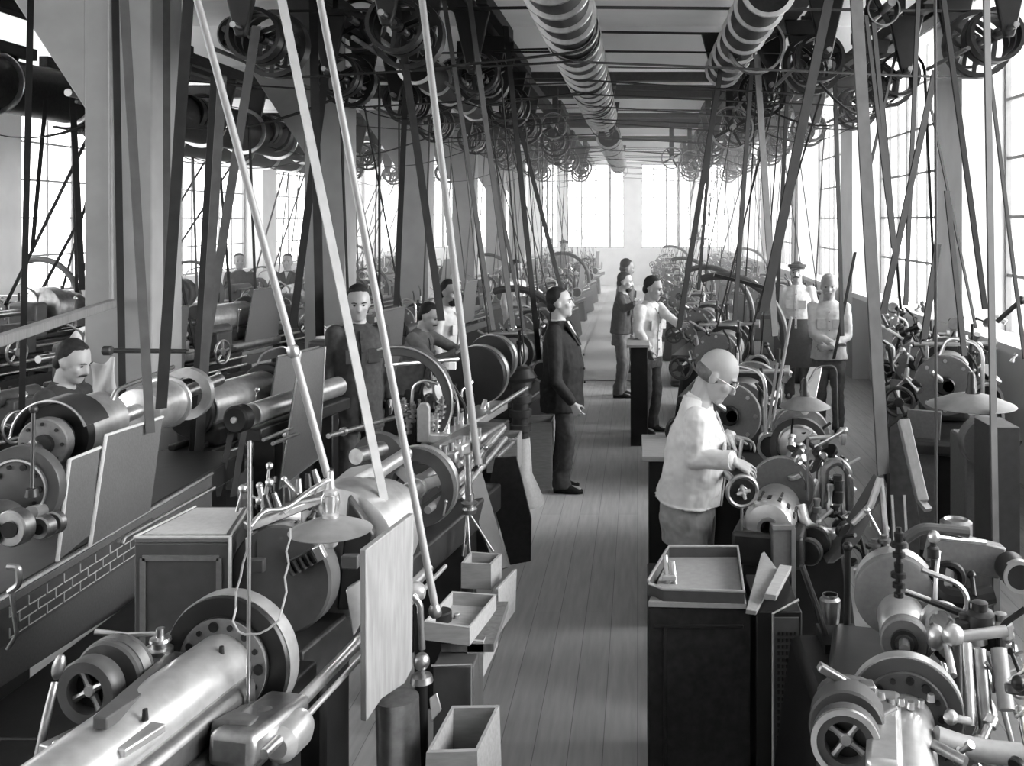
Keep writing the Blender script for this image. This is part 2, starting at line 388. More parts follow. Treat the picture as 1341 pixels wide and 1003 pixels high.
    secs=[(S(e),r*.2*k*g**.3,fwd*.145*k*g),(S(.02),r*.185*k*g**.3,fwd*.15*k*g),(S(.16,.012*(g-1)*8),r*.175*k*g**.3,fwd*.14*k*g),(S(.36,.01),r*.19*k,fwd*.138*k*g**.5),(S(.46),r*.185*k,fwd*.11*k),(S(.52,-.01),r*.125*k,fwd*.085*k),(S(.56,-.012),r*.068*k,fwd*.068*k)]
    loft(j,secs)
    tb=[(e,.145*g,0),(.02,.15*g,0),(.16,.14*g,.012*(g-1)*8),(.36,.138*g**.5,.01),(.46,.11,0),(.52,.085,-.01)]
    def SF(t,off):
        for (t0,a0,o0),(t1,a1,o1) in zip(tb,tb[1:]):
            if t<=t1 or t1==.52: q=max(0,min(1,(t-t0)/(t1-t0))); return S(t,a0+(a1-a0)*q+o0+(o1-o0)*q+off)
    for sgn in (-1,1):
        sh,el,wr=J[sgn][:3]; cu=wr+(el-wr)*.1
        cap(j,sh,el,.072*k,.058*k); cap(j,el,cu,.057*k,.044*k)
    soft(j,'jacket' if open_front else 'work_shirt',M[top],root,vox,3,.02 if open_front else (.034 if bald else .024))
    # collar
    cl=MB(); cl.rev(S(.525,-.012)+fwd*.0,sp2,[(.066*k,0),(.07*k,0),(.064*k,.045*k),(.06*k,.045*k)],18,True); cl.build('collar',M['cloth_white' if open_front or tie else top],root)
    if open_front:                                # shirt front showing between the lapels
        q=MB(); q.prism([S(.55,.07,-.035),S(.55,.07,.035),S(.42,.13*g**.5,.0)],fwd*.01*k); q.build('shirt_front',M['cloth_white'],root)
        for sgn in (-1,1):
            q=MB(); q.prism([S(.555,.07,.05*sgn),S(.5,.1,.1*sgn),S(.34,.15*g**.5,.035*sgn),S(.34,.152*g**.5,.0)],fwd*.016*k); q.build('lapel',M[top],root)
        for i in range(3):
            c=S(.26-.12*i,.148*g+.01*(g-1)*8); MB().disc(c,fwd,.011*k,.012,10).build('button',M['iron'],root)
    else:
        q=MB(); q.band([SF(t,.007) for t in (.5,.46,.41,.36,.29,.22,.16,.09,.02,e+.02)],.03*k,r,.008); pk=q.build('placket',M[top],root)
        for t in (.44,.34,.24,.14,.04): MB().disc(SF(t,.012),fwd,.008*k,.008,10).build('button',M['cloth_dark'],pk)
        for sgn in (-1,1):
            q=MB(); c=SF(.31,-.008)+r*.085*sgn*k; q.box(c,(.095*k,.016,.11*k),Matrix((r,fwd,sp)).transposed()); q.build('breast_pocket',M[top],root,bev=.004)
            q=MB(); q.rev(J[sgn][2]+(J[sgn][1]-J[sgn][2])*.1,J[sgn][2]-J[sgn][1],[(.044*k,-.03),(.048*k,-.03),(.049*k,.018),(.043*k,.018)],18,True); q.build('cuff',M[top],root)
    if apron:
        q=MB(); loft(q,[(P(0,.02,.42),r*.2*k,f*.135*k),(P(0,.01,.7),r*.2*k,f*.14*k),(S(.0),r*.195*k,fwd*.158*k*g),(S(.12),r*.185*k,fwd*.155*k*g)]); q.build('apron',M[apron],root,60)
    # hair, beard, cap, glasses
    k=k*1.12
    if bald:
        h=MB(); h.sph(Hp(0,-.03,-.006),(.0785*k,.0815*k,.05*k),30,18,rot); soft(h,'hair',M['hair_short'],root,.006,2)
    else:
        h=MB(); h.sph(Hp(0,-.03,.045),(.081*k,.085*k,.088*k),16,10,rot); h.sph(Hp(0,-.004,.09),(.06*k,.058*k,.03*k),12,8,rot); h.sph(Hp(0,-.06,-.02),(.068*k,.05*k,.055*k),12,8,rot)
        soft(h,'hair',M[hair],root,.008,2)
    if beard in ('moustache','full'):
        h=MB()
        for sgn in (-1,1): cap(h,Hp(0,.094,-.042),Hp(.036*sgn,.08,-.052),.011*k,.006*k,8)
        if beard=='full': h.sph(Hp(0,.05,-.088),(.05*k,.045*k,.045*k),12,8,rot)
        soft(h,'moustache' if beard=='moustache' else 'beard',M[hair],root,.006,2)
    if cap_:
        h=MB(); h.rev(Hp(0,-.005,.045),hu,[(0,0),(.09*k,0),(.093*k,.018*k),(.112*k,.032*k),(.1*k,.05*k),(0,.058*k)],22)
        cp=h.build('cap',M['cloth_dark'],root,50); v=MB(); v.sph(Hp(0,.095,.05),(.07*k,.055*k,.008*k),14,6,rot); v.build('peak',M['cloth_black'],cp,60)
    if glasses:
        h=MB()
        for sgn in (-1,1): h.tor(Hp(.033*sgn,.1,.004),hf,.02*k,.002*k,18,6); h.tube([Hp(.053*sgn,.098,.006),Hp(.078*sgn,.05,.008),Hp(.08*sgn,-.01,.004)],.0018*k,6)
        h.tube([Hp(-.013,.1,.006),Hp(.013,.1,.006)],.002*k,6); h.build('spectacles',M['steel'],root)
    return root

up_=Z_
# bald man turning the handwheel
person('bald man in white work jacket and spectacles bending over a handwheel', .26, 5.1, -4, 1.70, lean=7, bend=18, head_turn=4, nod=34, top='cloth_white', legs='cloth_grey', bald=True, glasses=True,
   armR=(W(911,600,4.93), W(960,603,4.82), V((.8,-.05,-.42)), 32, V((.35,-.5,.9)), V((.2,.9,.1))),
   armL=(W(926,592,5.38), W(958,572,5.42), V((.85,-.1,-.15)), 35, V((.1,.3,.9)), V((.3,-.9,.2))), hem=.95, girth=1.15, vox=.0045)
# man in the dark suit standing in the aisle
person('man in dark suit and white collar standing alone in the aisle', -.66, 8.72, -12, 1.73, lean=-2, bend=2, head_turn=-14, nod=-2, top='cloth_black', legs='cloth_dark', open_front=True,
   hem=.70, girth=1.28, vox=.009, step=.05, armR=(W(728,500,8.45), W(750,528,8.42), V((.45,-.1,-.9)), 40))
person('worker in pale shirt and dark apron reaching right to his machine', .12, 11.1, -38, 1.70, lean=3, head_turn=-22, nod=14, top='shirt_pale', legs='cloth_dark', beard='moustache',
   armR=(W(836,432,10.9), W(850,458,10.75), V((.2,0,-1)), 40), armL=(W(872,412,11.0), W(888,424,10.95), V((.9,0,-.2)), 30), hem=.86, vox=.009)
person('worker in dark jacket with trousers tied high, behind the pale shirted worker', -.22, 13.3, -10, 1.63, lean=4, head_turn=0, nod=8, top='cloth_dark', legs='cloth_mid', beard='full', hem=.9,
   armR=(W(818,404,13.1), W(832,398,13.0), V((.9,0,.1)), 30))
person('dark haired worker farthest along the aisle, mostly hidden behind dark jacket', -.2, 15.4, 20, 1.72, lean=2, nod=10, top='cloth_mid', legs='cloth_dark', beard='moustache')
person('worker in flat cap and dark apron with a white cloth at his waist', 2.12, 13.2, -105, 1.76, top='shirt_pale', legs='cloth_dark', cap_=True, beard='moustache', apron='cloth_dark', hem=.9)
person('grey haired worker with folded arms in pale smock by the windows', 2.12, 11.0, -100, 1.72, nod=4, top='shirt_pale', legs='cloth_mid', hair='hair_grey', beard='moustache', hem=.83,
   armR=(W(1066,438,10.93), W(1092,452,10.72), V((.9,-.1,.1)), 40), armL=(W(1110,440,10.93), W(1086,456,10.66), V((-.9,-.1,.05)), 40), girth=1.1)
person('worker in grey smock bowed over the polished drum at far left', -3.54, 6.0, -5, 1.62, lean=10, head_turn=0, nod=22, top='cloth_dark', legs='cloth_dark', hair='hair', beard='moustache', hem=.8,
   armR=(W(72,545,5.8), W(112,530,5.7), V((.9,0,-.2)), 35))
person('moustached worker in grey shirt leaning over the curved belt guard', -2.16, 9.4, -15, 1.58, lean=17, head_turn=-5, nod=24, top='cloth_mid', legs='cloth_dark', beard='moustache',
   armR=(W(566,474,9.1), W(598,462,9.0), V((.9,0,.1)), 35), armL=(W(592,455,9.55), W(608,462,9.5), V((.9,0,-.1)), 35))
person('bearded worker in white shirt behind the moustached worker', -2.05, 10.7, -20, 1.68, lean=2, head_turn=10, nod=8, top='cloth_white', legs='cloth_dark', beard='full')
person('worker in buttoned dark coat standing before the second pale column', -2.25, 8.0, -60, 1.80, head_turn=10, nod=12, top='cloth_dark', legs='cloth_dark', hem=.66)
person('dark haired worker standing at windows behind the stepped pulleys', -6.9, 17.2, -60, 1.74, top='cloth_dark', legs='cloth_dark')
person('worker in white collar at windows just left of the second column', -6.0, 17.0, -80, 1.74, top='cloth_dark', legs='cloth_dark', open_front=True)
person('dark haired worker in white shirt far down the left machine row', -1.85, 15.0, -30, 1.72, top='shirt_pale', legs='cloth_dark', nod=10)
person('worker in brimmed hat among machines near the far windows', -2.0, 27.0, -60, 1.78, top='cloth_mid', legs='cloth_dark', cap_=True)
# ---------- helpers for machinery ----------
def dirn(deg): a=math.radians(deg); return V((math.sin(a),math.cos(a),0))
def wheel(root,name,c,axis,R,r,m,spokes=4,hub=.3,ph=.4,dish=0):
    b=MB(); b.tor(c,axis,R-r,r,36,8); a,u,w=frame(axis); c=V(c)
    b.disc(c-a*dish,axis,R*hub,r*2.4,18,.003)
    for k in range(spokes):
        t=ph+6.283185*k/spokes; e=(u*math.cos(t)+w*math.sin(t)); b.tube([c-a*dish+e*R*hub*.7,c+e*(R-r)],[r*.9,r*.6],8)
    return b.build(name,M[m],root,40)
def crosswheel(root,c,axis,R,m='iron_grey',ph=.78,th=.05):
    """flat rimmed pulley with a four armed cross"""
    a,u,w=frame(axis); c=V(c); b=MB()
    b.rev(c-a*th/2,a,[(R*.62,0),(R*.94,0),(R,.008),(R,th-.008),(R*.94,th),(R*.62,th)],40,True)
    p=b.build('pulley_rim',M[m],root,40)
    b=MB(); b.disc(c,axis,R*.2,th*.5,16,.004)
    for k in range(4):
        t=ph+1.5708*k; e=u*math.cos(t)+w*math.sin(t); b.tube([c+e*R*.05,c+e*R*.4,c+e*R*.66],[R*.14,R*.1,R*.15],8)
    b.build('spoke_cross',M['steel_dull'],p,40)
    MB().disc(c+a*th*.3,axis,R*.64,.006,32).build('pulley_web',M['iron_dark'],p)
    return p
def drum(root,name,c,axis,L,R,m,bev=.006,n=44):
    a=V(axis).normalized(); c=V(c)
    return MB().rev(c-a*L/2,a,[(0,0),(R-bev,0),(R,bev),(R,L-bev),(R-bev,L),(0,L)],n).build(name,M[m],root,40)
def steps(root,c,axis,spec,m='steel_dull',name='stepped_pulley'):
    """stepped pulley; spec: (radius, length) per step"""
    prof=[(0,0)]; t=0
    for R,L in spec: prof += [(R-.006,t),(R,t+.005),(R*1.012,t+L/2),(R,t+L-.005),(R-.006,t+L)]; t+=L
    prof.append((0,t)); return MB().rev(c,axis,prof,44).build(name,M[m],root,40)
def holes(root,c,axis,R,rs,n,m='iron_dark',a0=0,span=6.283185):
    a,u,w=frame(axis)
    for k in range(n):
        t=a0+span*k/n; r=rs[k%len(rs)]; MB().disc(V(c)+(u*math.cos(t)+w*math.sin(t))*R,axis,r,.008,14).build('bolt_hole',M[m],root)
def knob_lever(root,p0,p1,r,m='steel',ball=2.6):
    b=MB(); b.tube([p0,p1],[r,r*.75],8); d=(V(p1)-V(p0)).normalized(); b.sph(p1,(r*ball,)*3,10,8)
    return b.build('lever',M[m],root,50)
def rods(root,name,lst,m='steel'):
    for p0,p1,r in lst: MB().cyl(p0,p1,r,n=14).build(name,M[m],root,40)
def open_box(p,name,m,mm=None):
    """open-topped box from its four top corners (front-left, front-right, back-right, back-left), height h, wall w"""
    def mk(c,h,w=.012,flare=0,parent=None,label=None,cat='box',group=None):
        b=MB(); c=[V(q) for q in c]; mid=sum(c,V((0,0,0)))/4
        low=[q+(mid-q)*flare-Z_*h for q in c]
        inn=[q+(mid-q).normalized()*w*1.5 for q in c]; inl=[q+(mid-q).normalized()*w*1.5+Z_*w for q in low]
        vs=c+low+inn+inl; fs=[]
        for i in range(4):
            j=(i+1)%4; fs+=[(i,j,4+j,4+i),(8+j,8+i,12+i,12+j),(i,8+i,8+j,j)]
        fs+=[(7,6,5,4),(12,13,14,15)]; b.add(vs,fs)
        o=b.build(name,M[m],parent,loc=None if parent else low[0])
        if label: tag(o,label,cat,group)
        return o
    return mk
def gooseneck(pts,n=8):
    """rounds off the corners of a pipe run"""
    pts=[V(p) for p in pts]; out=[pts[0]]
    for i in range(1,len(pts)-1):
        a,b,c=pts[i-1],pts[i],pts[i+1]; r=min((a-b).length,(c-b).length)*.45
        p=b+(a-b).normalized()*r; q=b+(c-b).normalized()*r
        out+=[(1-t)**2*p+2*t*(1-t)*b+t*t*q for t in [k/n for k in range(n+1)]]
    return out+[pts[-1]]

# ---------- nearest lathe on the left of the aisle ----------
u=dirn(10); c0=W(297,868,2.86); sx=V((u.y,-u.x,0))
R=thing('lathe',(-1.25,2.5,0),'nearest lathe with long polished barrel and drilled chuck ring','lathe')
b=MB(); b.bar(c0-u*.95-Z_*.17,c0+u*.25-Z_*.17,.3,.16,up=Z_); b.build('bed',M['iron'],R,bev=.01)
for t in (-.7,.12): b=MB(); q=c0+u*t-Z_*.62; b.span((q.x-.12,q.y-.11,0),(q.x+.12,q.y+.11,c0.z-.25)); b.build('pedestal',M['iron_dark'],R,bev=.015)
drum(R,'barrel',c0-u*.52,u,1.02,.093,'bright',.012)
b=MB(); b.bar(c0-u*.95-Z_*.055+sx*.06,c0-u*.04-Z_*.055+sx*.06,.13,.1); b.build('barrel_saddle',M['steel_dull'],R,bev=.025)
b=MB(); q=[W(121,938,2.3),W(140,940,2.3),W(262,858,2.84),W(222,851,2.84)]; b.prism(q,(0,0,-.03)); b.build('cover_plate',M['iron_grey'],R,bev=.004)
for p in ((290,852,2.75),(190,935,2.4)): MB().cyl(W(*p)-Z_*.015,W(*p)+Z_*.012,.008,.006,12).build('screw',M['iron_dark'],R)
ch=MB().rev(c0-u*.02,u,[(0,0),(.135,0),(.138,.004),(.138,.012),(.19,.012),(.193,.016),(.193,.075),(.188,.08),(0,.08)],56).build('chuck',M['iron_dark'],R,40)
MB().rev(c0-u*.024,u,[(.092,0),(.136,0),(.136,.01),(.092,.01)],56,True).build('face_ring',M['paint_grey'],ch)
holes(ch,c0-u*.024,u,.114,(.015,.008,.011,.009),14,'iron_dark')
MB().ring(c0+u*.03,u,.196,.19,.05,56).build('bright_rim',M['bright'],ch)
# two pulleys with cross arms on its left side
p=W(120,903,2.62); crosswheel(R,p,u,.088,'iron_grey',.5,.05); drum(R,'belt_pulley',p+u*.09,u,.07,.1,'iron_grey'); MB().ring(p+u*.09,u,.103,.095,.03,44).build('pulley_crown',M['steel_dull'],R)
MB().cyl(p+u*.03,p+u*.4,.018).build('shaft',M['steel'],R)
# oil cap with its bar lever
q=W(210,850,2.82); MB().rev(q-Z_*.01,Z_,[(0,0),(.035,0),(.035,.012),(.024,.016),(.024,.03),(.03,.034),(.028,.042),(.012,.045),(.012,.07),(0,.07)],24).build('oil_cap',M['steel'],R,40)
MB().tube([q+Z_*.045,W(165,831,2.8),W(124,827,2.78)],[.006,.007,.009],10).build('lever',M['steel'],R)
b=MB(); b.tube([W(50,995,2.5),W(62,935,2.52),W(72,893,2.55)],[.012,.011,.009],10); b.sph(W(77,873,2.55),(.016,.016,.034),12,8,Matrix.Rotation(.25,3,Y_)); b.build('lever',M['steel_dull'],R,60)
b=MB(); b.bar(W(60,985,2.38),W(170,930,2.62),.05,.03); b.bar(W(95,990,2.3),W(200,930,2.5),.025,.05); b.build('slide_rail',M['steel_dull'],R,bev=.004)
for k in range(5): t=k/5; MB().disc(W(75+80*t,978-45*t,2.4+.16*t),Z_,.011,.03,12,.003).build('stud',M['steel'],R)
b=MB(); b.bar(W(150,985,2.3),W(205,950,2.42),.06,.02); b.build('steady_block',M['bright'],R,bev=.004)
# rod bracket, stock bars, saddle castings
for (x0,y0,d0),r,m in (((378,935,2.74),.0195,'bright'),((409,930,2.74),.0085,'bright')):
    p=W(x0,y0,d0); MB().cyl(p-dirn(7.3)*.05,p+dirn(7.3)*1.15,r,n=20).build('stock_bar',M[m],R,40)
b=MB(); p=W(378,962,2.66); b.rev(p-dirn(7)*.07,dirn(7),[(0,0),(.03,0),(.05,.02),(.055,.1),(.045,.13),(0,.13)],24); b.build('bar_bracket',M['bright'],R,40)
b=MB(); b.cyl(W(345,988,2.52),W(372,962,2.62),.013); b.build('bar_end',M['steel'],R)
b=MB(); b.bar(W(300,958,2.55),W(352,930,2.75),.11,.05); b.sph(W(310,955,2.6),(.07,.06,.035)); b.sph(W(345,945,2.65),(.06,.06,.035)); soft(b,'rod_saddle',M['iron_grey'],R,.008)
b=MB(); b.bar(W(300,985,2.5),W(380,925,2.78),.13,.09); b.build('cross_slide',M['steel_dull'],R,bev=.02)

b=MB(); b.span((-2.33,1.9,.5),(-1.4,3.35,.62)); b.span((-2.33,3.35,.5),(-1.76,5.2,.62)); b.build('shade_slab',M['iron_dark'],R,bev=.01); b=MB(); b.span((-2.1,2.1,0),(-1.5,3.2,.5)); b.build('shade_slab_base',M['iron_dark'],R)  # dark slabs added over the bright floor as black shade under the bench
# lamp stand, lamp and its cord
R=thing('lamp',W(325,937,2.72),'tin-shaded bench lamp above chuck of the nearest lathe','lamp')
b=MB(); b.cyl(W(325,940,2.72),W(327,577,2.72),.0055,n=12); b.sph(W(325,940,2.72),(.018,.018,.01)); b.build('stand_rod',M['steel_dull'],R)
b=MB(); b.tube(gooseneck([W(327,690,2.72),W(345,668,2.8),W(372,668,2.9),W(410,640,3.05),W(432,628,3.2)]),.0065,10); b.build('arm',M['steel'],R)
L=W(433,690,3.2)
sh=MB().rev(L-Z_*.012,Z_,[(.13,0),(.132,.002),(.128,.006),(.06,.034),(.026,.044),(.024,.042),(.058,.03),(.126,.003)],56,True).build('lamp_shade',M['shade_tin'],R,50)
MB().rev(L+Z_*.03,Z_,[(0,0),(.026,0),(.026,.012),(.018,.018),(.019,.07),(.024,.075),(.024,.088),(.014,.095),(.009,.15),(0,.15)],24).build('socket',M['bright'],R,40)
b=MB(); 
for k in range(4): t=.8+1.57*k; e=V((math.cos(t),math.sin(t),0)); b.tube([L+e*.026+Z_*.05,L+e*.032+Z_*.075,L+e*.03+Z_*.1,L+e*.012+Z_*.128],.0022,6)
b.build('wire_cage',M['steel'],R)
MB().sph(L-Z_*.03,(.03,.03,.04)).build('bulb',M['bulb_glass'],R)
cp=[(381,692,3.12),(379,705,3.08),(376,722,3.0),(377,738,2.93),(374,756,2.86),(374,775,2.8),(371,795,2.74),(364,812,2.7),(352,824,2.69),(338,830,2.68),(322,831,2.68),(311,827,2.68),(306,814,2.68),(308,796,2.7),(310,775,2.8),(314,755,2.79),(319,738,2.78),(322,722,2.76),(324,705,2.74)]
b=MB(); b.tube([W(x+(1.2 if i%2 else -1),y,d) for i,(x,y,d) in enumerate(cp)],.003,6); b.build('cord',M['belt_pale'],R)

# ---------- second lathe: dark disc chuck, polished pulleys, ring wheel ----------
c1=W(366,760,3.4); ax=lambda d: c1+V((.176*(d-3.4),d-3.4,0))
R=thing('lathe',(-1.15,4.1,0),'lathe with dark disc chuck, bright stepped pulley and ring wheel','lathe')
dk=MB().rev(c1,u,[(0,0),(.18,0),(.188,.008),(.188,.07),(0,.07)],60).build('disc_chuck',M['iron_grey'],R,40)
a,uu,ww=frame(u)
jd=(W(424,720,3.36)-W(379,744,3.36)).normalized()
b=MB(); b.bar(W(379,744,3.38),W(416,724,3.37),.05,.03,up=u); b.build('jaw_slot',M['iron_dark'],dk,bev=.004)
for k in range(5): p=W(381+8*k,746-4.4*k,3.355); MB().bar(p-jd.cross(u)*.022,p+jd.cross(u)*.022,.006,.012,up=u).build('jaw_tooth',M['iron_grey'],dk)
MB().box(W(419,723,3.35),(.03,.03,.05),Matrix.Rotation(-.45,3,Y_)).build('jaw',M['bright'],dk,bev=.004)
for x,y in ((336,740),(459,735)): MB().box(W(x,y,3.33),(.055,.03,.045)).build('jaw',M['iron_grey'],dk,bev=.004)
MB().cyl(ax(3.48),ax(5.0),.045).build('spindle',M['steel'],R)
MB().disc(ax(3.55),u,.12,.1,40,.01).build('spindle_collar',M['iron'],R,40)
steps(R,V((-1.1,3.6,1.16)),u,((.235,.18),(.19,.03),(.2,.1),(.15,.02),(.165,.1)),'bright')
MB().ring(ax(4.02)+X_*.06,u,.19,.165,.015,48).build('pulley_flange',M['iron'],R)
rw_=MB().ring(ax(4.6),u,.183,.125,.07,52).build('ring_wheel',M['iron_grey'],R,40); MB().ring(ax(4.62),u,.187,.178,.04,52).build('bright_rim',M['bright'],rw_)
b=MB()
for k in range(3): t=.35+2.09*k; e=uu*math.cos(t)+ww*math.sin(t); b.bar(ax(4.6)+e*.03,ax(4.6)+e*.13,.05,.03,up=u)
b.disc(ax(4.6),u,.05,.08,20); b.build('wheel_spokes',M['bright'],rw_)
b=MB(); b.bar(ax(3.3)-Z_*.26,ax(5.4)-Z_*.26,.28,.14); b.build('bed',M['iron'],R,bev=.012)
for d in (3.55,4.95): q=ax(d); MB().span((q.x-.13,d-.15,0),(q.x+.13,d+.15,q.z-.33)).build('pedestal',M['iron_dark'],R,bev=.02)
b=MB(); q=[W(392,664,3.55),W(432,640,3.7),W(508,602,4.3),W(455,612,4.25)]; b.prism(q,(0,0,-.08)); b.build('headstock',M['paint_light'],R,bev=.02)
b=MB(); b.cyl(W(466,598,4.3),W(500,588,4.5),.035); b.build('bearing',M['steel_dull'],R)
b=MB(); b.cyl(W(490,622,4.15),W(532,594,4.5),.03); b.build('bearing_sleeve',M['bright'],R)
MB().disc(W(498,602,4.7),u,.13,.05,40).build('back_gear',M['iron_grey'],R,40)
for i,(x0,y0,x1,y1) in enumerate(((330,640,371,666),(342,665,353,632),(310,660,318,640))): knob_lever(R,W(x0,y0+10,3.5),W(x1 if i else 340,y1 if i else 655,3.5),.006)
knob_lever(R,W(347,652,3.5),W(353,610,3.5),.006,'steel',2.2); b=MB(); b.cyl(W(346,664,3.5),W(340,636,3.5),.011); b.sph(W(340,636,3.5),.013); b.build('lever',M['bright'],R)
b=MB(); b.bar(W(322,690,3.4),W(430,648,3.6),.05,.03); b.build('slide_rail',M['steel_dull'],R,bev=.005)
b=MB(); b.tube(gooseneck([W(372,672,3.45),W(400,645,3.5),W(430,628,3.5)]),.008,8); b.tube([W(345,676,3.45),W(385,660,3.5),W(425,652,3.55)],.007,8); b.build('oil_pipe',M['bright'],R)
for k in range(7): p=W(352+13*k,668-6*k+random.uniform(-6,6),3.5+.03*k); MB().cyl(p,p+Z_*.05+X_*random.uniform(-.02,.02),.014,.009,12).build('valve',M['steel_dull' if k%2 else 'iron'],R)
b=MB(); b.prism([W(455,650,3.5)+Z_*0,W(490,700,3.5),W(475,800,3.5),W(440,800,3.5)],(0,.05,0)); b.build('apron_casting',M['iron'],R,bev=.01)
b=MB(); b.prism([W(452,772,3.2),W(480,755,3.25),W(480,800,3.25),W(462,835,3.2)],(0,.03,0)); b.build('bearing_cap',M['bright'],R,bev=.006)
# carriage right of the pulleys
b=MB(); b.bar(W(572,600,4.9),W(640,560,5.9),.2,.07); b.build('carriage',M['steel_dull'],R,bev=.015)
for x0,y0,d0,x1,y1,d1,r in ((590,640,4.6,660,560,5.9,.016),(600,650,4.6,662,574,5.8,.014),(560,668,4.5,620,622,5.0,.018)): MB().cyl(W(x0,y0,d0),W(x1,y1,d1),r).build('guide_bar',M['bright'],R)
b=MB(); b.bar(W(590,590,4.95),W(615,578,5.2),.13,.06); b.build('tool_block',M['bright'],R,bev=.012)
for k in range(6): p=W(582+9*k,600-5*k,4.85+.07*k); MB().cyl(p,p+Z_*.06,.014,.014,10).build('tool_bolt',M['steel'],R)
b=MB(); b.cyl(W(606,590,5.1),W(632,572,5.3),.03); b.build('spindle_nose',M['steel_dull'],R)
b=MB(); b.cyl(W(430,571,4.9),W(515,547,5.6),.013); b.disc(W(450,565,5.05),dirn(14),.022,.03,14,.004); b.build('long_rod',M['steel_dull'],R)
# its outer post with spreading stays
R=thing('stand',W(612,700,4.6)-Z_*.9,'iron post on thin stays carrying the end of the ring-wheel lathe','stand')
b=MB(); b.cyl(W(612,595,4.6),W(614,650,4.6),.017); b.rev(W(615,672,4.6),Z_,[(0,0),(.03,0),(.035,.02),(.025,.03),(.04,.05),(.02,.06),(.02,.09),(0,.09)],18); b.build('post',M['steel_dull'],R)
for x,y in ((606,728),(615,723),(646,722)): MB().cyl(W(612,668,4.6),W(x,y,4.55),.005).build('stay',M['steel_dull'],R)
b=MB(); q=W(612,700,4.6); b.rev((q.x,q.y,0),Z_,[(0,0),(.12,0),(.12,.03),(.03,.06),(.03,.78),(0,.78)],18); b.build('base',M['iron_dark'],R)
# boards, boxes and trays beside the aisle
def leaf(name,pts,th,m,label,cat,edge=None,group=None,bev=.003):
    pts=[V(p) for p in pts]; n=(pts[1]-pts[0]).cross(pts[2]-pts[0]).normalized()
    o=MB().prism(pts,n*th).build(name,M[m],loc=pts[0],bev=bev); tag(o,label,cat,group)
    if edge: 
        b=MB(); q=pts+[pts[0]]; b.tube([q[0],q[1],q[2]] if edge==2 else q,.006,6); b.build('rolled_edge',M[edge if isinstance(edge,str) else 'steel'],o)
    return o
leaf('splash_board',[W(479,720,2.92),W(542,672,3.2),W(540,875,3.2),W(530,895,3.15),W(500,915,3.02),W(480,945,2.92)],.02,'wood','worn pale wooden splash board hung on bars of the nearest lathe','board')
open_box(0,'tray','crate_wood')([W(555,814,3.55),W(615,822,3.55),W(650,778,3.92),W(592,774,3.92)],.065,.011,label='shallow open wooden tray with a few small parts beside the aisle',cat='tray')
for i,(x,y) in enumerate(((605,806),(611,804),(598,791))): o=one(MB().disc(W(x,y,3.75)-Z_*.045,Z_,.012,.02,12,.003),'turned_part',M['bright'],'small bright turned part lying in the shallow wooden tray','metal part','parts in the wooden tray')
o=one(MB().disc(W(576,803,3.72)-Z_*.02,Z_,.045,.06,24,.004),'pot',M['iron_dark'],'round dark pot standing in the shallow wooden tray','pot')
open_box(0,'drawer_box','crate_wood')([W(612,838,3.6),W(633,840,3.6),W(652,803,3.98),W(640,800,3.98)],.13,.01,label='deep wooden drawer under the shallow tray, half hidden',cat='box')
open_box(0,'box','crate_wood')([W(604,737,4.3),W(643,739,4.3),W(657,725,4.5),W(616,722,4.5)],.11,.012,label='small square open wooden box above the shallow tray',cat='box')
leaf('board',[W(653,771,4.12),W(677,745,4.45),W(675,800,4.45),W(653,832,4.12)],.015,'crate_wood','smooth pale board on edge at right of the stacked trays','board')
b=MB(); p=W(567,872,3.5); b.span((p.x,3.5,.0),(p.x+.145,3.72,p.z)); o=one(b,'cabinet',M['iron_grey'],'low grey sheet-metal cabinet under the trays beside the aisle','cabinet',bev=.006)
b=MB(); b.tube([W(565,872,3.49),W(617,870,3.49),W(617,945,3.49)],.004,6); b.build('bright_edge',M['bright'],o)
b=MB(); b.span((p.x+.01,3.6,p.z+.005),(p.x+.2,4.0,p.z+.035)); one(b,'shelf_board',M['wood_dark'],'dark board on the low grey cabinet carrying the shallow tray','board')
open_box(0,'crate','crate_wood')([W(558,986,3.08),W(625,984,3.08),W(654,923,3.38),W(592,924,3.38)],.70,.014,-.2,label='tall flared wooden crate standing open at the aisle corner',cat='crate')
# bracket and hanging handle right of the splash board
R=thing('tool_holder',W(548,870,3.35),'bright bracket with ball joint below the shallow tray','tool holder')
b=MB(); b.tube(gooseneck([W(540,780,3.35),W(550,790,3.35),W(553,850,3.35)]),.011,10); b.sph(W(552,866,3.35),(.028,.028,.03)); b.rev(W(552,892,3.35),Z_,[(0,0),(.04,0),(.035,.02),(.012,.03),(.012,.05),(0,.05)],18); b.build('arm',M['steel_dull'],R,50)
b=MB(); b.rev(W(541,775,3.4)-X_*.03,X_,[(0,0),(.03,0),(.034,.01),(.034,.05),(.02,.07),(0,.07)],20); b.build('clamp',M['bright'],R,40)
b=MB(); q=W(552,892,3.35); b.cyl((q.x,q.y,0),q,.03,.02); b.build('foot_post',M['iron_dark'],R)
b=MB(); b.cyl(W(530,920,3.25)-Z_*.9,W(520,905,3.25)-Z_*.02,.07,.07,24); one(b,'bin',M['steel_dull'],'dull metal drum under the splash board of the nearest lathe','bin')
leaf('plate',[W(562,915,3.3),W(572,908,3.3),W(578,930,3.3),W(565,946,3.3)],.01,'bright','small pale sheet offcut leaning under the low grey cabinet','metal sheet')

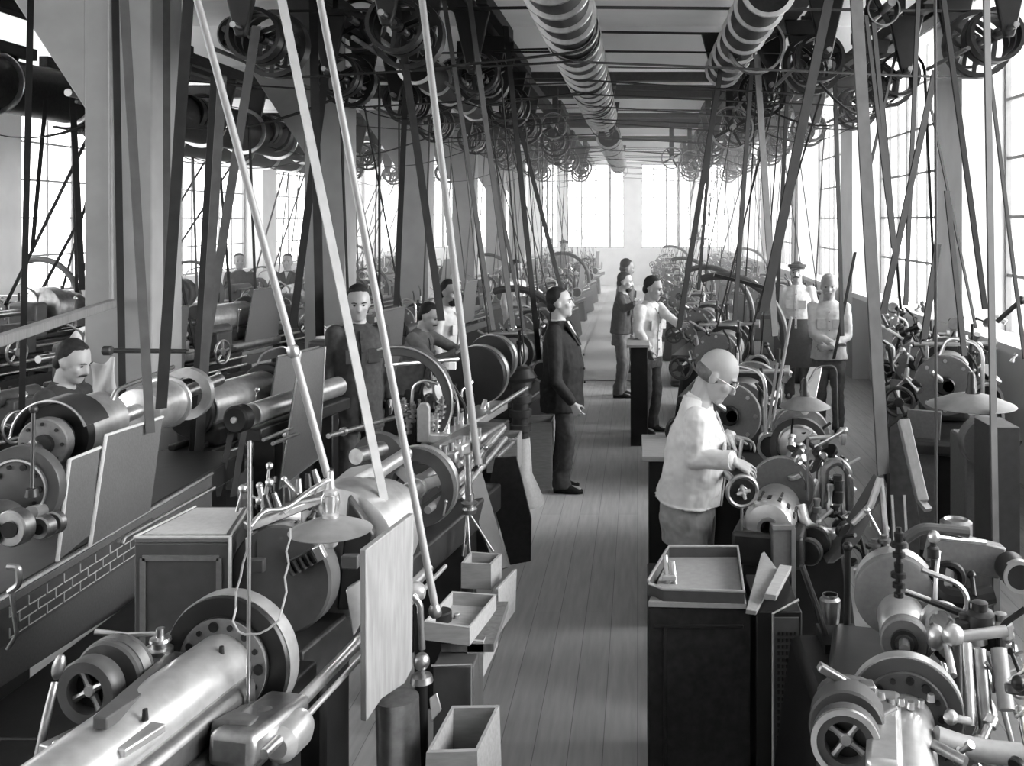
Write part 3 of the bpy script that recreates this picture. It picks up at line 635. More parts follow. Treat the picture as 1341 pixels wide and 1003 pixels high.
# ---------- sheet metal cabinet ----------
R=thing('cabinet',W(240,697,3.5)*1-Z_*1.27,'grey sheet-metal cabinet with pale panelled top between two lathes','cabinet')
R.location.z=0; WL[R.name]=V(R.location)
tl,tr,br_,bl=W(176,697,3.38),W(301,707,3.38),W(326,665,3.74),W(256,657,3.74)
zt=1.29
P4=[V((p.x,p.y,zt)) for p in (tl,tr,br_,bl)]
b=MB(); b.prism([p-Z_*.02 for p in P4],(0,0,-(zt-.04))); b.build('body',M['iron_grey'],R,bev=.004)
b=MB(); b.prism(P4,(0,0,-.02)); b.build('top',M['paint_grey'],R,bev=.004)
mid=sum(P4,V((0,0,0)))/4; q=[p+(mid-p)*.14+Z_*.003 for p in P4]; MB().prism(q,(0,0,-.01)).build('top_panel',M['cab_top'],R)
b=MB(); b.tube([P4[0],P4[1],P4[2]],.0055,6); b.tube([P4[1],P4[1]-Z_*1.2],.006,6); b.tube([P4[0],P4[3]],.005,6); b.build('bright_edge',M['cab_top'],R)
e=(P4[1]-P4[0]); n_=V((e.y,-e.x,0)).normalized(); b=MB()
o0=P4[0]+e*.09-Z_*.07+n_*.003; o1=P4[1]-e*.11-Z_*.07+n_*.003
b.bar(o0,o1,.018,.006,up=n_); b.bar(o0,o0-Z_*.9,.018,.006,up=n_); b.bar(o1,o1-Z_*.9,.018,.006,up=n_); b.build('panel_frame',M['paint_grey'],R)

# ---------- lathe at the far left with sheet guards ----------
R=thing('lathe',(-2.6,4.8,0),'lathe with two tall sheet guards and polished drums at left edge','lathe')
xb=-2.4
pb=[V((xb,3.55,.93)),V((xb,5.6,.93)),V((xb,5.6,.5)),V((xb,3.55,.62))]
MB().prism(pb,(-.05,0,0)).build('bed_panel',M['guard_sheet'],R,bev=.004)
b=MB(); b.span((-3.0,3.5,.8),(xb-.05,6.2,.93)); b.build('bed',M['iron'],R,bev=.01)
for y in (3.75,5.7): MB().span((-2.92,y,0),(-2.5,y+.35,.8)).build('pedestal',M['iron_dark'],R,bev=.02)
b=MB(); b.tube([(xb,3.55,.94),(xb,5.6,.94)],.009,6); b.tube(gooseneck([(xb+.01,4.6,.87),(xb+.01,4.62,.89),(xb+.01,5.6,.86)]),.011,8); b.build('bright_edge',M['steel'],R)
b=MB(); b.span((xb,3.7,.76),(xb+.006,4.9,.9)); ra=b.build('scale_plate',M['iron_grey'],R)
b=MB()
for j in range(3):
    for k in range(9):
        y=3.78+.12*k+(.06 if j%2 else 0); b.span((xb+.006,y,.775+.04*j),(xb+.009,y+.112,.779+.04*j)); b.span((xb+.006,y,.775+.04*j),(xb+.009,y+.004,.815+.04*j))
b.build('ruled_lines',M['cab_top'],ra)
def guard(pts): 
    n=X_; o=MB().prism(pts,(-.012,0,0)).build('sheet_guard',M['guard_sheet'],R); b=MB(); b.tube([pts[3],pts[0],pts[1]],.008,6); b.build('rolled_edge',M['cab_top'],o)
def wx(px,py,x): d=x*F/(px-CX); return W(px,py,d)
guard([wx(91,602,-2.36),wx(131,586,-2.36),wx(118,700,-2.36),wx(75,735,-2.36)])
guard([wx(139,570,-2.36),wx(213,546,-2.36),wx(197,668,-2.36),wx(118,715,-2.36)])
drum(R,'spindle_drum',V((-2.68,4.78,1.37)),Y_,.36,.145,'bright'); MB().ring((-2.68,4.6,1.37),Y_,.152,.09,.06,48).build('drum_flange',M['iron_dark'],R)
fc=MB().disc((-2.68,4.5,1.36),Y_,.115,.06,44,.006).build('face_plate',M['paint_grey'],R,40); holes(fc,(-2.68,4.468,1.36),Y_,.09,(.008,),8); MB().disc((-2.67,4.46,1.36),Y_,.045,.03,24).build('bore',M['iron_dark'],fc); MB().cyl((-2.7,4.43,1.37),(-2.7,4.5,1.37),.02).build('stop_pin',M['steel'],fc)
hood=MB(); pts=arc((-2.68,4.62,1.37),Y_,.175,20,175,18)
hood.band(pts,.2,Y_,.008); h=hood.build('drum_hood',M['iron'],R); b=MB(); b.tube([p-Y_*.1 for p in pts],.006,6); b.build('rolled_edge',M['steel'],h)
steps(R,V((-2.7,5.35,1.33)),Y_,((.13,.32),(.15,.02),(.105,.1)),'bright'); MB().ring((-2.7,5.95,1.33),Y_,.155,.1,.05,44).build('flange_ring',M['bright'],R)
b=MB(); b.tube(gooseneck([(-2.58,4.86,1.3),(-2.6,4.9,1.52),(-2.62,5.6,1.54)]),.012,8); b.build('pipe',M['steel'],R)
MB().cyl((-2.7,4.3,1.34),(-2.7,6.4,1.34),.04).build('spindle',M['steel'],R)
ch=MB().rev(V((-2.49,3.98,1.29)),Y_,[(0,0),(.115,0),(.12,.004),(.12,.01),(.165,.01),(.168,.014),(.168,.06),(0,.06)],52).build('chuck',M['iron_grey'],R,40); holes(ch,(-2.49,3.977,1.29),Y_,.092,(.013,.009),10); MB().ring((-2.49,3.978,1.29),Y_,.122,.114,.01,48).build('bright_ring',M['steel'],ch)
b=MB(); b.sph((-2.5,3.86,1.2),(.1,.12,.08)); b.bar((-2.6,3.8,1.2),(-2.42,3.8,1.17),.1,.08); soft(b,'headstock',M['iron_grey'],R,.012)
for x,y,d,rr,L in ((57,690,3.88,.045,.05),(72,684,3.95,.046,.035),(20,690,3.8,.07,.06)): drum(R,'pulley',W(x,y,d),dirn(10),L,rr,'steel_dull'); MB().disc(W(x,y,d)-Y_*(L/2+.004),Y_,rr*.45,.012,18).build('pulley_hub',M['iron_dark'],R)
MB().cyl(W(40,672,3.9),W(72,664,4.1),.028).build('shaft',M['bright'],R)
b=MB(); b.cyl(W(42,648,3.8),W(44,538,3.9),.0075); b.sph(W(44,536,3.9),.017); b.rev(W(42,650,3.8),Z_,[(0,0),(.025,0),(.02,.03),(0,.03)],14); b.build('oil_rod',M['iron'],R)
b=MB(); b.cyl(W(137,459,5.3),W(243,460,5.5),.013); b.disc(W(141,459,5.3),X_,.026,.05,16,.006); b.build('cross_rod',M['iron'],R)
b=MB(); b.tube(gooseneck([W(10,742,3.6),W(24,742,3.6),W(26,765,3.6),W(12,775,3.6)]),.012,8); b.tube([W(14,770,3.6),W(22,830,3.6),W(10,850,3.6)],.008,8); b.build('bracket',M['steel_dull'],R)
# ---------- tray cabinet by the aisle ----------
R=thing('cabinet',(.24,4.2,0),'black sheet-iron cabinet with a rimmed tray top beside the aisle','cabinet')
zt=.86; fl=W(849,0,3.99); x0=.043; x1=.455; y0=3.99; y1=4.52
b=MB(); b.span((x0,y0,.03),(x1,y1,zt-.05)); b.build('body',M['bench_black'],R,bev=.006)
b=MB(); b.span((x0+.06,y0-.006,.08),(x0+.075,y0,zt-.12)); b.span((x0+.02,y0-.006,zt-.13),(x1-.03,y0,zt-.115)); b.build('front_beading',M['iron_dark'],R,bev=.003)
b=MB(); b.prism([(x0,y0,zt-.045),(x1-.02,y0-.02,zt-.045),(x1,y1,zt-.045),(x0+.1,y1,zt-.045)],(0,0,.02)); b.build('tray',M['paint_light'],R)
rim=[V((x0+.0,y0+.10,zt)),V((x0+.005,y0+.065,zt)),V((x0+.03,y0+.055,zt-.005)),V((x0+.06,y0+.01,zt-.002)),V((x1-.03,y0-.02,zt)),V((x1+.0,y1,zt)),V((x0+.1,y1,zt)),V((x0+.085,y1-.06,zt)),V((x0,y0+.10,zt))]
b=MB(); b.band(rim,.05,Z_,.006); t=b.build('tray_rim',M['iron_grey'],R); b=MB(); b.tube([p+Z_*.025 for p in rim],.006,8); b.build('rolled_edge',M['bright'],t)
b=MB(); q=W(874,742,4.2); b.cyl((x0+.085,4.2,zt-.03),(x0+.075,4.24,zt+.08),.011); b.cyl((x0+.115,4.19,zt-.03),(x0+.105,4.22,zt+.06),.011); b.box((x0+.09,4.2,zt+.0),(.06,.04,.02)); one(b,'clamp',M['bright'],'small bright clamp standing in corner of the tray cabinet','clamp',bev=.003)
leaf('board',[W(976,804,3.93),W(990,806,3.93),W(1018,752,4.3),W(1000,727,4.45),W(996,730,4.45)],.02,'pole_wood','pale wooden batten lying along the edge of the tray cabinet','board')
leaf('board',[W(1000,785,3.98),W(1016,787,3.98),W(1036,748,4.3),W(1020,746,4.3)],.025,'crate_wood','second pale batten on the grille locker beside the tray cabinet','board')
R=thing('locker',(.6,4.15,0),'dark locker with perforated grille door right of the tray cabinet','locker')
b=MB(); b.span((.475,3.98,.02),(.66,4.4,.8)); b.build('body',M['iron_dark'],R,bev=.006)
b=MB(); b.span((.545,3.965,.05),(.645,3.978,.78)); dd=b.build('grille_door',M['iron_grey'],R)
b=MB()
for j in range(24):
    for k in range(5): b.box((.562+.0165*k,3.963,.12+.026*j),(.009,.005,.013))
b.build('perforations',M['iron_dark'],dd)
b=MB(); b.tube([(.54,3.96,.05),(.54,3.96,.8),(.65,4.0,.84)],.006,6); b.build('bright_edge',M['steel'],R)
# grey hollow post
R=thing('post_box',(.7,4.6,0),'square grey sheet post with pale edges in front of slotted drum','post')
p=W(1012,692,4.6); b=MB(); b.span((p.x,4.6,0),(p.x+.1,4.72,p.z)); b.build('post',M['paint_grey'],R,bev=.004)
b=MB(); b.bar((p.x-.0,4.6,p.z+.005),(p.x+.1,4.6,p.z+.005),.02,.02); b.bar((p.x+.096,4.595,p.z),(p.x+.096,4.595,.1),.02,.012,up=Y_); b.build('edge_strip',M['bright'],R)

# ---------- the bald man's machine ----------
u2=dirn(15); a2,uu2,ww2=frame(u2)
R=thing('screw_machine',(.85,5.0,0),'automatic screw machine worked by the bald man','machine tool')
c2=W(1006,690,4.72)
b=MB(); b.prism([(.62,4.75,0),(1.1,4.75,0),(1.0,4.75,.78),(.68,4.75,.78)],(0,.75,0)); b.build('pedestal',M['iron_dark'],R,bev=.03)
b=MB(); b.bar(c2-Z_*.1-u2*.05,c2-Z_*.1+u2*1.0,.34,.16); b.build('bed',M['iron'],R,bev=.02)
b=MB().rev(c2,u2,[(.035,-.01),(.07,-.01),(.105,0),(.125,.03),(.125,.09),(.118,.2),(.12,.34),(.08,.36),(.035,.36)],48,True); td=b.build('slotted_drum',M['bright'],R,40)
MB().ring(c2-u2*.012,u2,.05,.034,.03,28).build('drum_bore',M['steel_dull'],td)
for k in range(16):
    t=6.283185*k/16; e=uu2*math.cos(t)+ww2*math.sin(t); t2=e.cross(u2)
    MB().bar(c2+e*.122+u2*.03,c2+e*.122+u2*.085,.018,.014,up=e).build('drum_slot',M['iron_dark'],td)
    if k%2: MB().bar(c2+e*.119+u2*.12,c2+e*.122+u2*.19,.012,.012,up=e).build('cam_pad',M['iron'],td)
hc=W(972,643,4.72); hw=wheel(R,'handwheel',hc,dirn(-8),.083,.0115,'steel_dull',0,.3); hw['label']='dull steel handwheel with cross handle'
b=MB(); b.disc(hc,dirn(-8),.062,.02,30,.004); b.build('wheel_dish',M['iron_dark'],hw)
b=MB(); a,p1,p2=frame(dirn(-8))
for k in range(4): t=.25+1.57*k; e=p1*math.cos(t)+p2*math.sin(t); b.tube([hc-a*.02,hc-a*.025+e*.035],[.012,.008],8)
b.build('cross_handle',M['bright'],hw)
MB().cyl(hc,hc+dirn(-8)*.5,.018).build('wheel_shaft',M['steel_dull'],R); MB().cyl(hc-Z_*.085+Y_*.02,(hc.x,hc.y+.02,.02),.007).build('stay_rod',M['steel_dull'],R)
dcs=W(1024,640,5.12); dc=MB().disc(dcs,dirn(6),.165,.035,52,.006).build('disc_guard',M['paint_grey'],R,40); MB().ring(dcs,dirn(6),.169,.16,.03,52).build('bright_rim',M['steel'],dc)
p=W(1046,585,5.5); steps(R,p,dirn(12),((.11,.13),(.12,.015),(.085,.1)),'bright','headstock_drum')
MB().ring(p+dirn(12)*.02,dirn(12),.16,.125,.05,48).build('gear_ring',M['iron_grey'],R); MB().ring(p+dirn(12)*.3,dirn(12),.165,.11,.06,48).build('gear_ring',M['steel_dull'],R)
b=MB(); b.cyl(W(1058,574,5.2),W(1100,571,5.2),.012); b.rev(W(1098,571,5.2),X_,[(0,0),(.02,0),(.045,.012),(.045,.03),(.02,.04),(0,.04)],22); b.build('cross_shaft',M['bright'],R,40)
b=MB(); b.cyl(W(1058,655,5.05),W(1058,575,5.05),.007); b.build('oil_rod',M['steel_dull'],R)
b=MB(); b.tube(gooseneck([W(1078,665,5.1),W(1080,612,5.1),W(1098,602,5.1),W(1111,615,5.1),W(1113,668,5.1)]),.022,10); b.build('yoke',M['steel_dull'],R)
for x,y,r,h in ((1087,655,.02,.16),(1097,640,.026,.14),(1104,655,.012,.2),(1070,662,.022,.07),(1092,668,.035,.06)): p=W(x,y,5.05); MB().rev(p-Z_*h/2,Z_,[(0,0),(r,0),(r,h*.4),(r*.7,h*.45),(r*.7,h*.8),(r*.9,h*.82),(r*.9,h),(0,h)],16).build('spindle_post',M['steel' if r<.025 else 'iron'],R,40)
b=MB(); b.tube(gooseneck([W(1048,662,4.9),W(1055,690,4.85),W(1085,700,4.85),W(1108,695,4.95)]),.03,12); b.build('chip_chute',M['bright'],R,50)
b=MB(); b.tube([W(1073,682,4.8),W(1090,668,4.85)],[.009,.009],8); b.sph(W(1073,683,4.8),.014); b.build('lever',M['bright'],R)
for x,y,d,r in ((1068,708,4.8,.075),(1060,722,4.75,.06),(1104,690,4.9,.05)): drum(R,'pulley',W(x,y,d),dirn(25),.06,r,'iron'); MB().ring(W(x,y,d),dirn(25),r+.004,r-.012,.03,32).build('pulley_rim',M['bright'],R)
for k in range(9): p=W(1048+random.uniform(0,50),random.uniform(600,670),5.2+random.uniform(-.1,.2)); MB().cyl(p,p+V((random.uniform(-.05,.05),random.uniform(-.02,.08),random.uniform(.02,.07))),.017,.012,10).build('fitting',M[('iron','steel_dull','bright')[k%3]],R)
b=MB(); 
for k in range(5): b.bar(W(948+5*k,580+4*k,5.25),W(955+6*k,618-2*k,5.2),.02,.02)
b.build('tool_slide',M['iron_grey'],R,bev=.004)
b=MB(); b.tube([W(958,612,5.2),W(963,590,5.2),W(955,570,5.25)],.012,8); b.tube([W(972,575,5.2),W(968,600,5.2)],.01,8); b.build('lever',M['steel'],R)
# lamp with wide shade over it
def lamp(label,px,py,d,rad,stem=None,m='shade_tin'):
    R=thing('lamp',W(px,py,d),label,'lamp'); L=W(px,py,d)
    MB().rev(L-Z_*.012,Z_,[(rad,0),(rad*1.012,.002),(rad*.98,.008),(rad*.5,.045),(rad*.2,.06),(rad*.18,.056),(rad*.48,.04),(rad*.97,.003)],48,True).build('lamp_shade',M[m],R,50)
    MB().rev(L+Z_*.045,Z_,[(0,0),(.026,0),(.026,.02),(.02,.03),(.02,.08),(.012,.1),(0,.1)],20).build('socket',M['iron'],R,40)
    MB().sph(L-Z_*.02,(.028,.028,.036)).build('bulb',M['bulb_glass'],R)
    if stem:
        b=MB(); b.tube(gooseneck([L+Z_*.12]+[W(*s) for s in stem]),.006,8); b.build('stem',M['iron_grey'],R)
    return R
lamp("tin-shaded lamp above the bald man's screw machine",1054,530,5.4,.137,[(1056,505,5.4),(1070,480,5.6),(1095,478,5.6),(1097,560,5.6)],'shade_tin')
leaf('board',[W(1061,480,5.9),W(1077,480,5.9),W(1068,524,5.75),W(1044,524,5.75)],.02,'bright','pale slanting board behind the small tin lamp shade','board')
# ---------- nearest machine at the right ----------
R=thing('screw_machine',(1.05,3.0,0),'nearest right-hand machine tool with drilled ring and cross-armed pulley','machine tool')
c3=W(1186,936,2.86); u3=dirn(14); a3,uu3,ww3=frame(u3)
b=MB(); b.prism([(.5,2.6,0),(1.2,2.6,0),(1.1,2.6,.75),(.6,2.6,.75)],(0,1.3,0)); b.build('pedestal',M['iron_dark'],R,bev=.03)
b=MB(); b.bar(c3-Z_*.17-u3*.4,c3-Z_*.17+u3*.9,.5,.12); b.build('bed',M['iron'],R,bev=.02)
ch=MB().rev(c3,u3,[(0,0),(.118,0),(.122,.004),(.122,.008),(.158,.008),(.161,.012),(.161,.06),(0,.06)],52).build('drilled_ring',M['iron_grey'],R,40); holes(ch,c3-u3*.003,u3,.1,(.011,.008,.013),13,'iron_dark'); MB().ring(c3+u3*.03,u3,.164,.155,.04,52).build('bright_rim',M['bright'],ch)
b=MB(); b.rev(c3-u3*.45+Z_*-.02,u3,[(0,0),(.075,0),(.08,.01),(.08,.45),(0,.45)],40); b.build('barrel',M['bright'],R,40)
b=MB(); b.bar(c3-u3*.42+Z_*.055-uu3*.06,c3-u3*.02+Z_*.055-uu3*.06,.09,.05); b.build('barrel_cap',M['bright'],R,bev=.015)
q=W(1108,967,2.62); crosswheel(R,q,u3,.089,'iron_grey',.95,.05); MB().ring(q-u3*.026,u3,.09,.075,.012,44).build('bright_rim',M['steel'],R); drum(R,'belt_pulley',q+u3*.09,u3,.08,.102,'iron_grey')
b=MB(); b.bar(W(1072,872,2.75),W(1128,905,2.75),.03,.022); b.box(W(1136,908,2.75),(.04,.05,.06)); b.build('lever',M['steel_dull'],R,bev=.005)
b=MB(); b.sph(W(1110,905,2.8),(.09,.06,.04)); b.bar(W(1110,905,2.8),W(1160,945,2.7),.12,.05); soft(b,'arched_casting',M['iron_grey'],R,.01)
for k in range(8): p=W(1128+13*k,918+random.uniform(-4,10),2.72+.01*k); MB().cyl(p,p+Z_*.02,.012,.009,10).build('bolt',M['steel'],R)
# upper spindle
c4=W(1172,783,3.35); bd=MB().rev(c4,u3,[(0,0),(.125,0),(.135,.008),(.135,.05),(.11,.06),(0,.06)],56).build('disc_guard',M['paint_grey'],R,40); MB().rev(c4+u3*.05,u3,[(.1,0),(.137,0),(.137,.07),(.1,.07)],52,True).build('bright_rim',M['bright'],bd)
b=MB(); b.rev(c4-u3*.16+V((.02,0,-.06)),u3,[(0,0),(.062,0),(.07,.01),(.075,.12),(.085,.2),(0,.2)],36); b.build('spindle_housing',M['bright'],R,40)
q=W(1184,836,3.12); pu=MB().rev(q-u3*.03,u3,[(0,0),(.068,0),(.074,.006),(.074,.04),(0,.04)],44).build('front_pulley',M['paint_grey'],R,40); MB().ring(q-u3*.034,u3,.042,.03,.02,30).build('pulley_hub',M['iron'],pu); MB().cyl(q-u3*.09,q,.017).build('spindle_nose',M['bright'],pu)
def stack(root,name,x,y0,y1,d,r,m,n=5):
    p0,p1=W(x,y1,d),W(x,y0,d); h=(p1-p0).length; pr=[(0,0)]
    for k in range(n): t=h*k/n; e=h/n; rr=r*(.7+.45*((k*7)%3)/2); pr+=[(rr,t+.001),(rr,t+e*.45),(rr*.55,t+e*.55),(rr*.55,t+e*.95)]
    pr.append((0,h)); return MB().rev(p0,p1-p0,pr,16).build(name,M[m],root,40)
stack(R,'oil_column',1177,690,782,3.2,.022,'iron_dark',7)
for x,y0,y1 in ((1158,700,730),(1145,705,735)): stack(R,'oil_cup',x,y0,y1,3.5,.02,'iron_grey',3)
b=MB(); b.tube(gooseneck([W(1185,704,3.4),W(1207,691,3.4),W(1268,697,3.4)]),[.02]*20,10) if 0 else b.tube(gooseneck([W(1185,706,3.4),W(1207,691,3.4),W(1268,697,3.4)]),.019,10); b.build('frame_tube',M['iron_grey'],R)
stack(R,'frame_post',1222,702,786,3.35,.018,'iron',3); MB().sph(W(1223,703,3.35),.022).build('ball_joint',M['steel'],R); MB().cyl(W(1223,703,3.35),W(1290,710,3.45),.009).build('tie_rod',M['steel'],R)
b=MB(); b.tube([W(1186,776,3.15),W(1215,786,3.15),W(1268,806,3.15),W(1300,815,3.15)],[.008,.01,.014,.012],8); b.build('lever',M['iron'],R); MB().tube([W(1186,773,3.14),W(1218,785,3.14)],.006,8).build('lever_grip',M['bright'],R)
b=MB(); b.tube(gooseneck([W(1237,748,3.5),W(1232,778,3.45),W(1262,786,3.4),W(1300,778,3.4)]),.034,10); b.build('curved_arm',M['iron_dark'],R); b=MB(); b.tor(W(1242,756,3.5),dirn(10),.045,.016,26,8); b.build('arm_eye',M['iron_dark'],R)
b=MB(); b.tor(W(1232,815,3.2),Y_,.055,.016,30,8); b.build('curved_tube',M['bright'],R)
b=MB(); b.cyl(W(1247,835,3.0),W(1318,826,3.0),.017); b.sph(W(1248,832,3.0),(.035,.03,.035)); b.sph(W(1226,835,3.05),(.03,.03,.04)); b.build('elbow',M['bright'],R,60)
for x0,y0,x1,y1,r,m in ((1252,840,1255,955,.02,'iron'),(1264,842,1270,950,.02,'bright'),(1282,850,1292,955,.022,'steel_dull'),(1296,858,1330,990,.009,'bright'),(1308,850,1318,930,.024,'paint_light'),(1240,845,1248,885,.012,'steel')): MB().cyl(W(x0,y0,3.0),W(x1,y1,2.9),r).build('tool_rod',M[m],R)
for x,y,rx,m in ((1275,820,.045,'bright'),(1283,803,.05,'iron'),(1300,830,.04,'iron_dark'),(1262,812,.03,'iron'),(1310,815,.04,'steel_dull'),(1240,890,.03,'steel'),(1228,905,.02,'steel')): MB().rev(W(x,y,3.1)-Z_*rx,Z_,[(0,0),(rx,0),(rx*.9,rx),(rx*.5,rx*1.2),(rx*.5,rx*1.7),(0,rx*1.8)],14).build('casting',M[m],R,40)
b=MB(); b.tube(gooseneck([W(1225,965,2.7),W(1262,978,2.7),W(1300,985,2.7),W(1338,988,2.7)]),.03,12); b.build('cast_arm',M['paint_light'],R)
b=MB(); b.cyl(W(1222,975,2.62),W(1265,998,2.55),.014); b.build('handle',M['steel_dull'],R)
drum(R,'pulley',W(1328,748,3.6),dirn(5),.12,.055,'iron'); MB().ring(W(1328,748,3.6)-Y_*.05,dirn(5),.058,.045,.03,32).build('bright_rim',M['bright'],R)
b=MB(); b.bar(W(1215,712,3.7),W(1310,735,3.7),.06,.12); b.build('cross_bar',M['paint_grey'],R,bev=.008)
MB().rev(W(1252,700,3.8),Z_,[(0,0),(.06,0),(.06,.05),(.045,.06),(.04,.05),(0,.045)],24).build('oil_pot',M['steel_dull'],R,40)
# stand with glass jar between the two right machines
R=thing('coolant_stand',(.78,3.8,0),'iron stand with lever and small glass jar between the two right machines','stand')
b=MB(); b.tube([W(1050,740,3.8),W(1068,790,3.8),W(1086,845,3.8)],.012,8); b.build('lever',M['iron'],R)
b=MB(); b.tube([W(1086,848,3.8),W(1112,848,3.8)],.02,8); b.cyl(W(1110,715,3.8),W(1109,835,3.8),.013); b.sph(W(1110,716,3.8),.02); b.span((.7,3.7,0),(.85,3.9,W(0,830,3.8).z)); b.build('post',M['iron_dark'],R)
MB().rev(W(1087,815,3.85),Z_,[(0,0),(.035,.002),(.04,.06),(.04,.09),(.03,.1),(.03,.11),(.028,.11),(.028,.1),(.037,.088),(.037,.06),(.033,.006),(0,.005)],24).build('glass_jar',M['steel_dull'],R,40)
# ---------- kinds of machine that fill the rows ----------
LOC0=V((0,0,0))
def proto(name): 
    return thing(name,(0,0,0),'x','machine tool')
def proto_lathe(kind):
    R=proto('lathe'); y0,y1=-1.1,1.1; z=1.1
    b=MB(); b.span((-.16,y0,.72),(.16,y1,.86)); b.span((-.1,y0,.86),(-.05,y1,.9)); b.span((.05,y0,.86),(.1,y1,.9)); b.build('bed',M['iron'],R,bev=.01)
    for y in (-.85,.75): MB().prism([(-.2,y-.14,0),(.2,y-.14,0),(.14,y-.14,.72),(-.14,y-.14,.72)],(0,.28,0)).build('leg',M['iron_dark'],R,bev=.02)
    b=MB(); b.span((-.26,y0+.1,.6),(.3,y1-.1,.63)); b.span((.27,y0+.1,.63),(.3,y1-.1,.7)); b.build('chip_tray',M['iron_grey'],R)
    MB().cyl((0,y0-.15,z),(0,y1-.9,z),.03).build('spindle',M['steel'],R)
    if kind=='steps':
        steps(R,V((0,-.75,z)),Y_,((.2,.13),(.165,.13),(.13,.13),(.095,.1)),'steel_dull')
        MB().span((-.14,-.98,.86),(.14,-.82,z+.08)).build('headstock',M['iron_grey'],R,bev=.03); MB().span((-.12,-.22,.86),(.12,-.1,z+.08)).build('headstock',M['iron_grey'],R,bev=.03)
        MB().disc((0,-.02,z),Y_,.13,.09,32,.01).build('chuck',M['iron'],R,40)
    elif kind=='drum':
        drum(R,'barrel',V((0,-.55,z)),Y_,.75,.15,'bright'); MB().disc((0,-1.0,z),Y_,.17,.05,36,.008).build('face_plate',M['iron'],R,40)
        MB().disc((0,-.1,z),Y_,.2,.1,36,.01).build('chuck',M['iron_dark'],R,40)
        b=MB(); b.span((-.16,-.95,.86),(.16,-.2,z-.1)); b.build('headstock',M['iron'],R,bev=.03)
        drum(R,'feed_roller',V((.2,-.3,.8)),Y_,.9,.06,'steel_dull')
    else:
        steps(R,V((0,-.8,z)),Y_,((.17,.2),(.2,.03),(.17,.2)),'iron'); MB().disc((0,-.25,z),Y_,.17,.12,36,.01).build('chuck',M['iron_grey'],R,40)
        MB().span((-.15,-1.0,.86),(.15,-.83,z+.06)).build('headstock',M['iron_grey'],R,bev=.02); MB().span((-.15,-.4,.86),(.15,-.33,z+.06)).build('headstock',M['iron_grey'],R,bev=.02)
        b=MB(); pts=arc((0,-.1,z-.05),Y_,.42,-10,125,18); b.band(pts,.09,Y_,.03); b.build('curved_belt_guard',M['iron_grey'],R,bev=.004)
    b=MB(); b.span((-.2,.1,.88),(.2,.5,.96)); b.span((-.09,.15,.96),(.09,.4,1.06)); b.build('carriage',M['steel_dull'],R,bev=.015)
    b=MB(); b.disc((0,.3,1.12),X_,.08,.14,6,.006); b.cyl((-.13,.3,1.12),(.13,.3,1.12),.02); b.build('tool_turret',M['bright'],R,40)
    wheel(R,'handwheel',V((.27,.62,.92)),X_,.12,.012,'steel_dull',5)
    b=MB(); b.cyl((.2,.62,.92),(.28,.62,.92),.014); b.build('wheel_shaft',M['steel'],R)
    b=MB(); b.span((-.12,.75,.86),(.12,1.0,1.08)); b.cyl((0,.7,1.08),(0,1.1,1.08),.06); b.build('tailstock',M['iron_grey'],R,bev=.02)
    for x,zz in ((.2,.82),(.2,.74)): MB().cyl((x,y0,zz),(x,y1,zz),.014).build('feed_rod',M['steel'],R)
    knob_lever(R,V((-.05,.4,1.05)),V((-.12,.45,1.32)),.007); knob_lever(R,V((.2,-.6,.95)),V((.27,-.66,1.2)),.007)
    if kind!='guard':
        o=MB().prism([(.24,-.55,.75),(.24,.1,.75),(.3,.1,1.4),(.3,-.45,1.4)],(-.012,0,0)).build('splash_guard',M['guard_sheet'],R); b=MB(); b.tube([(.3,.1,1.4),(.3,-.45,1.4)],.008,6); b.build('rolled_edge',M['steel'],o)
    b=MB(); b.tube(gooseneck([(-.15,.0,.9),(-.15,.0,1.35),(0,.15,1.4),(0,.2,1.25)]),.009,8); b.build('oil_pipe',M['steel_dull'],R)
    for k in range(5): p=V((random.uniform(-.1,.1),-.9+.45*k,1.0+random.uniform(0,.12))); MB().rev(p,Z_,[(0,0),(.02,0),(.02,.04),(.01,.05),(.01,.1),(0,.1)],10).build('oil_cup',M['bright' if k%2 else 'iron'],R,40)
    return R
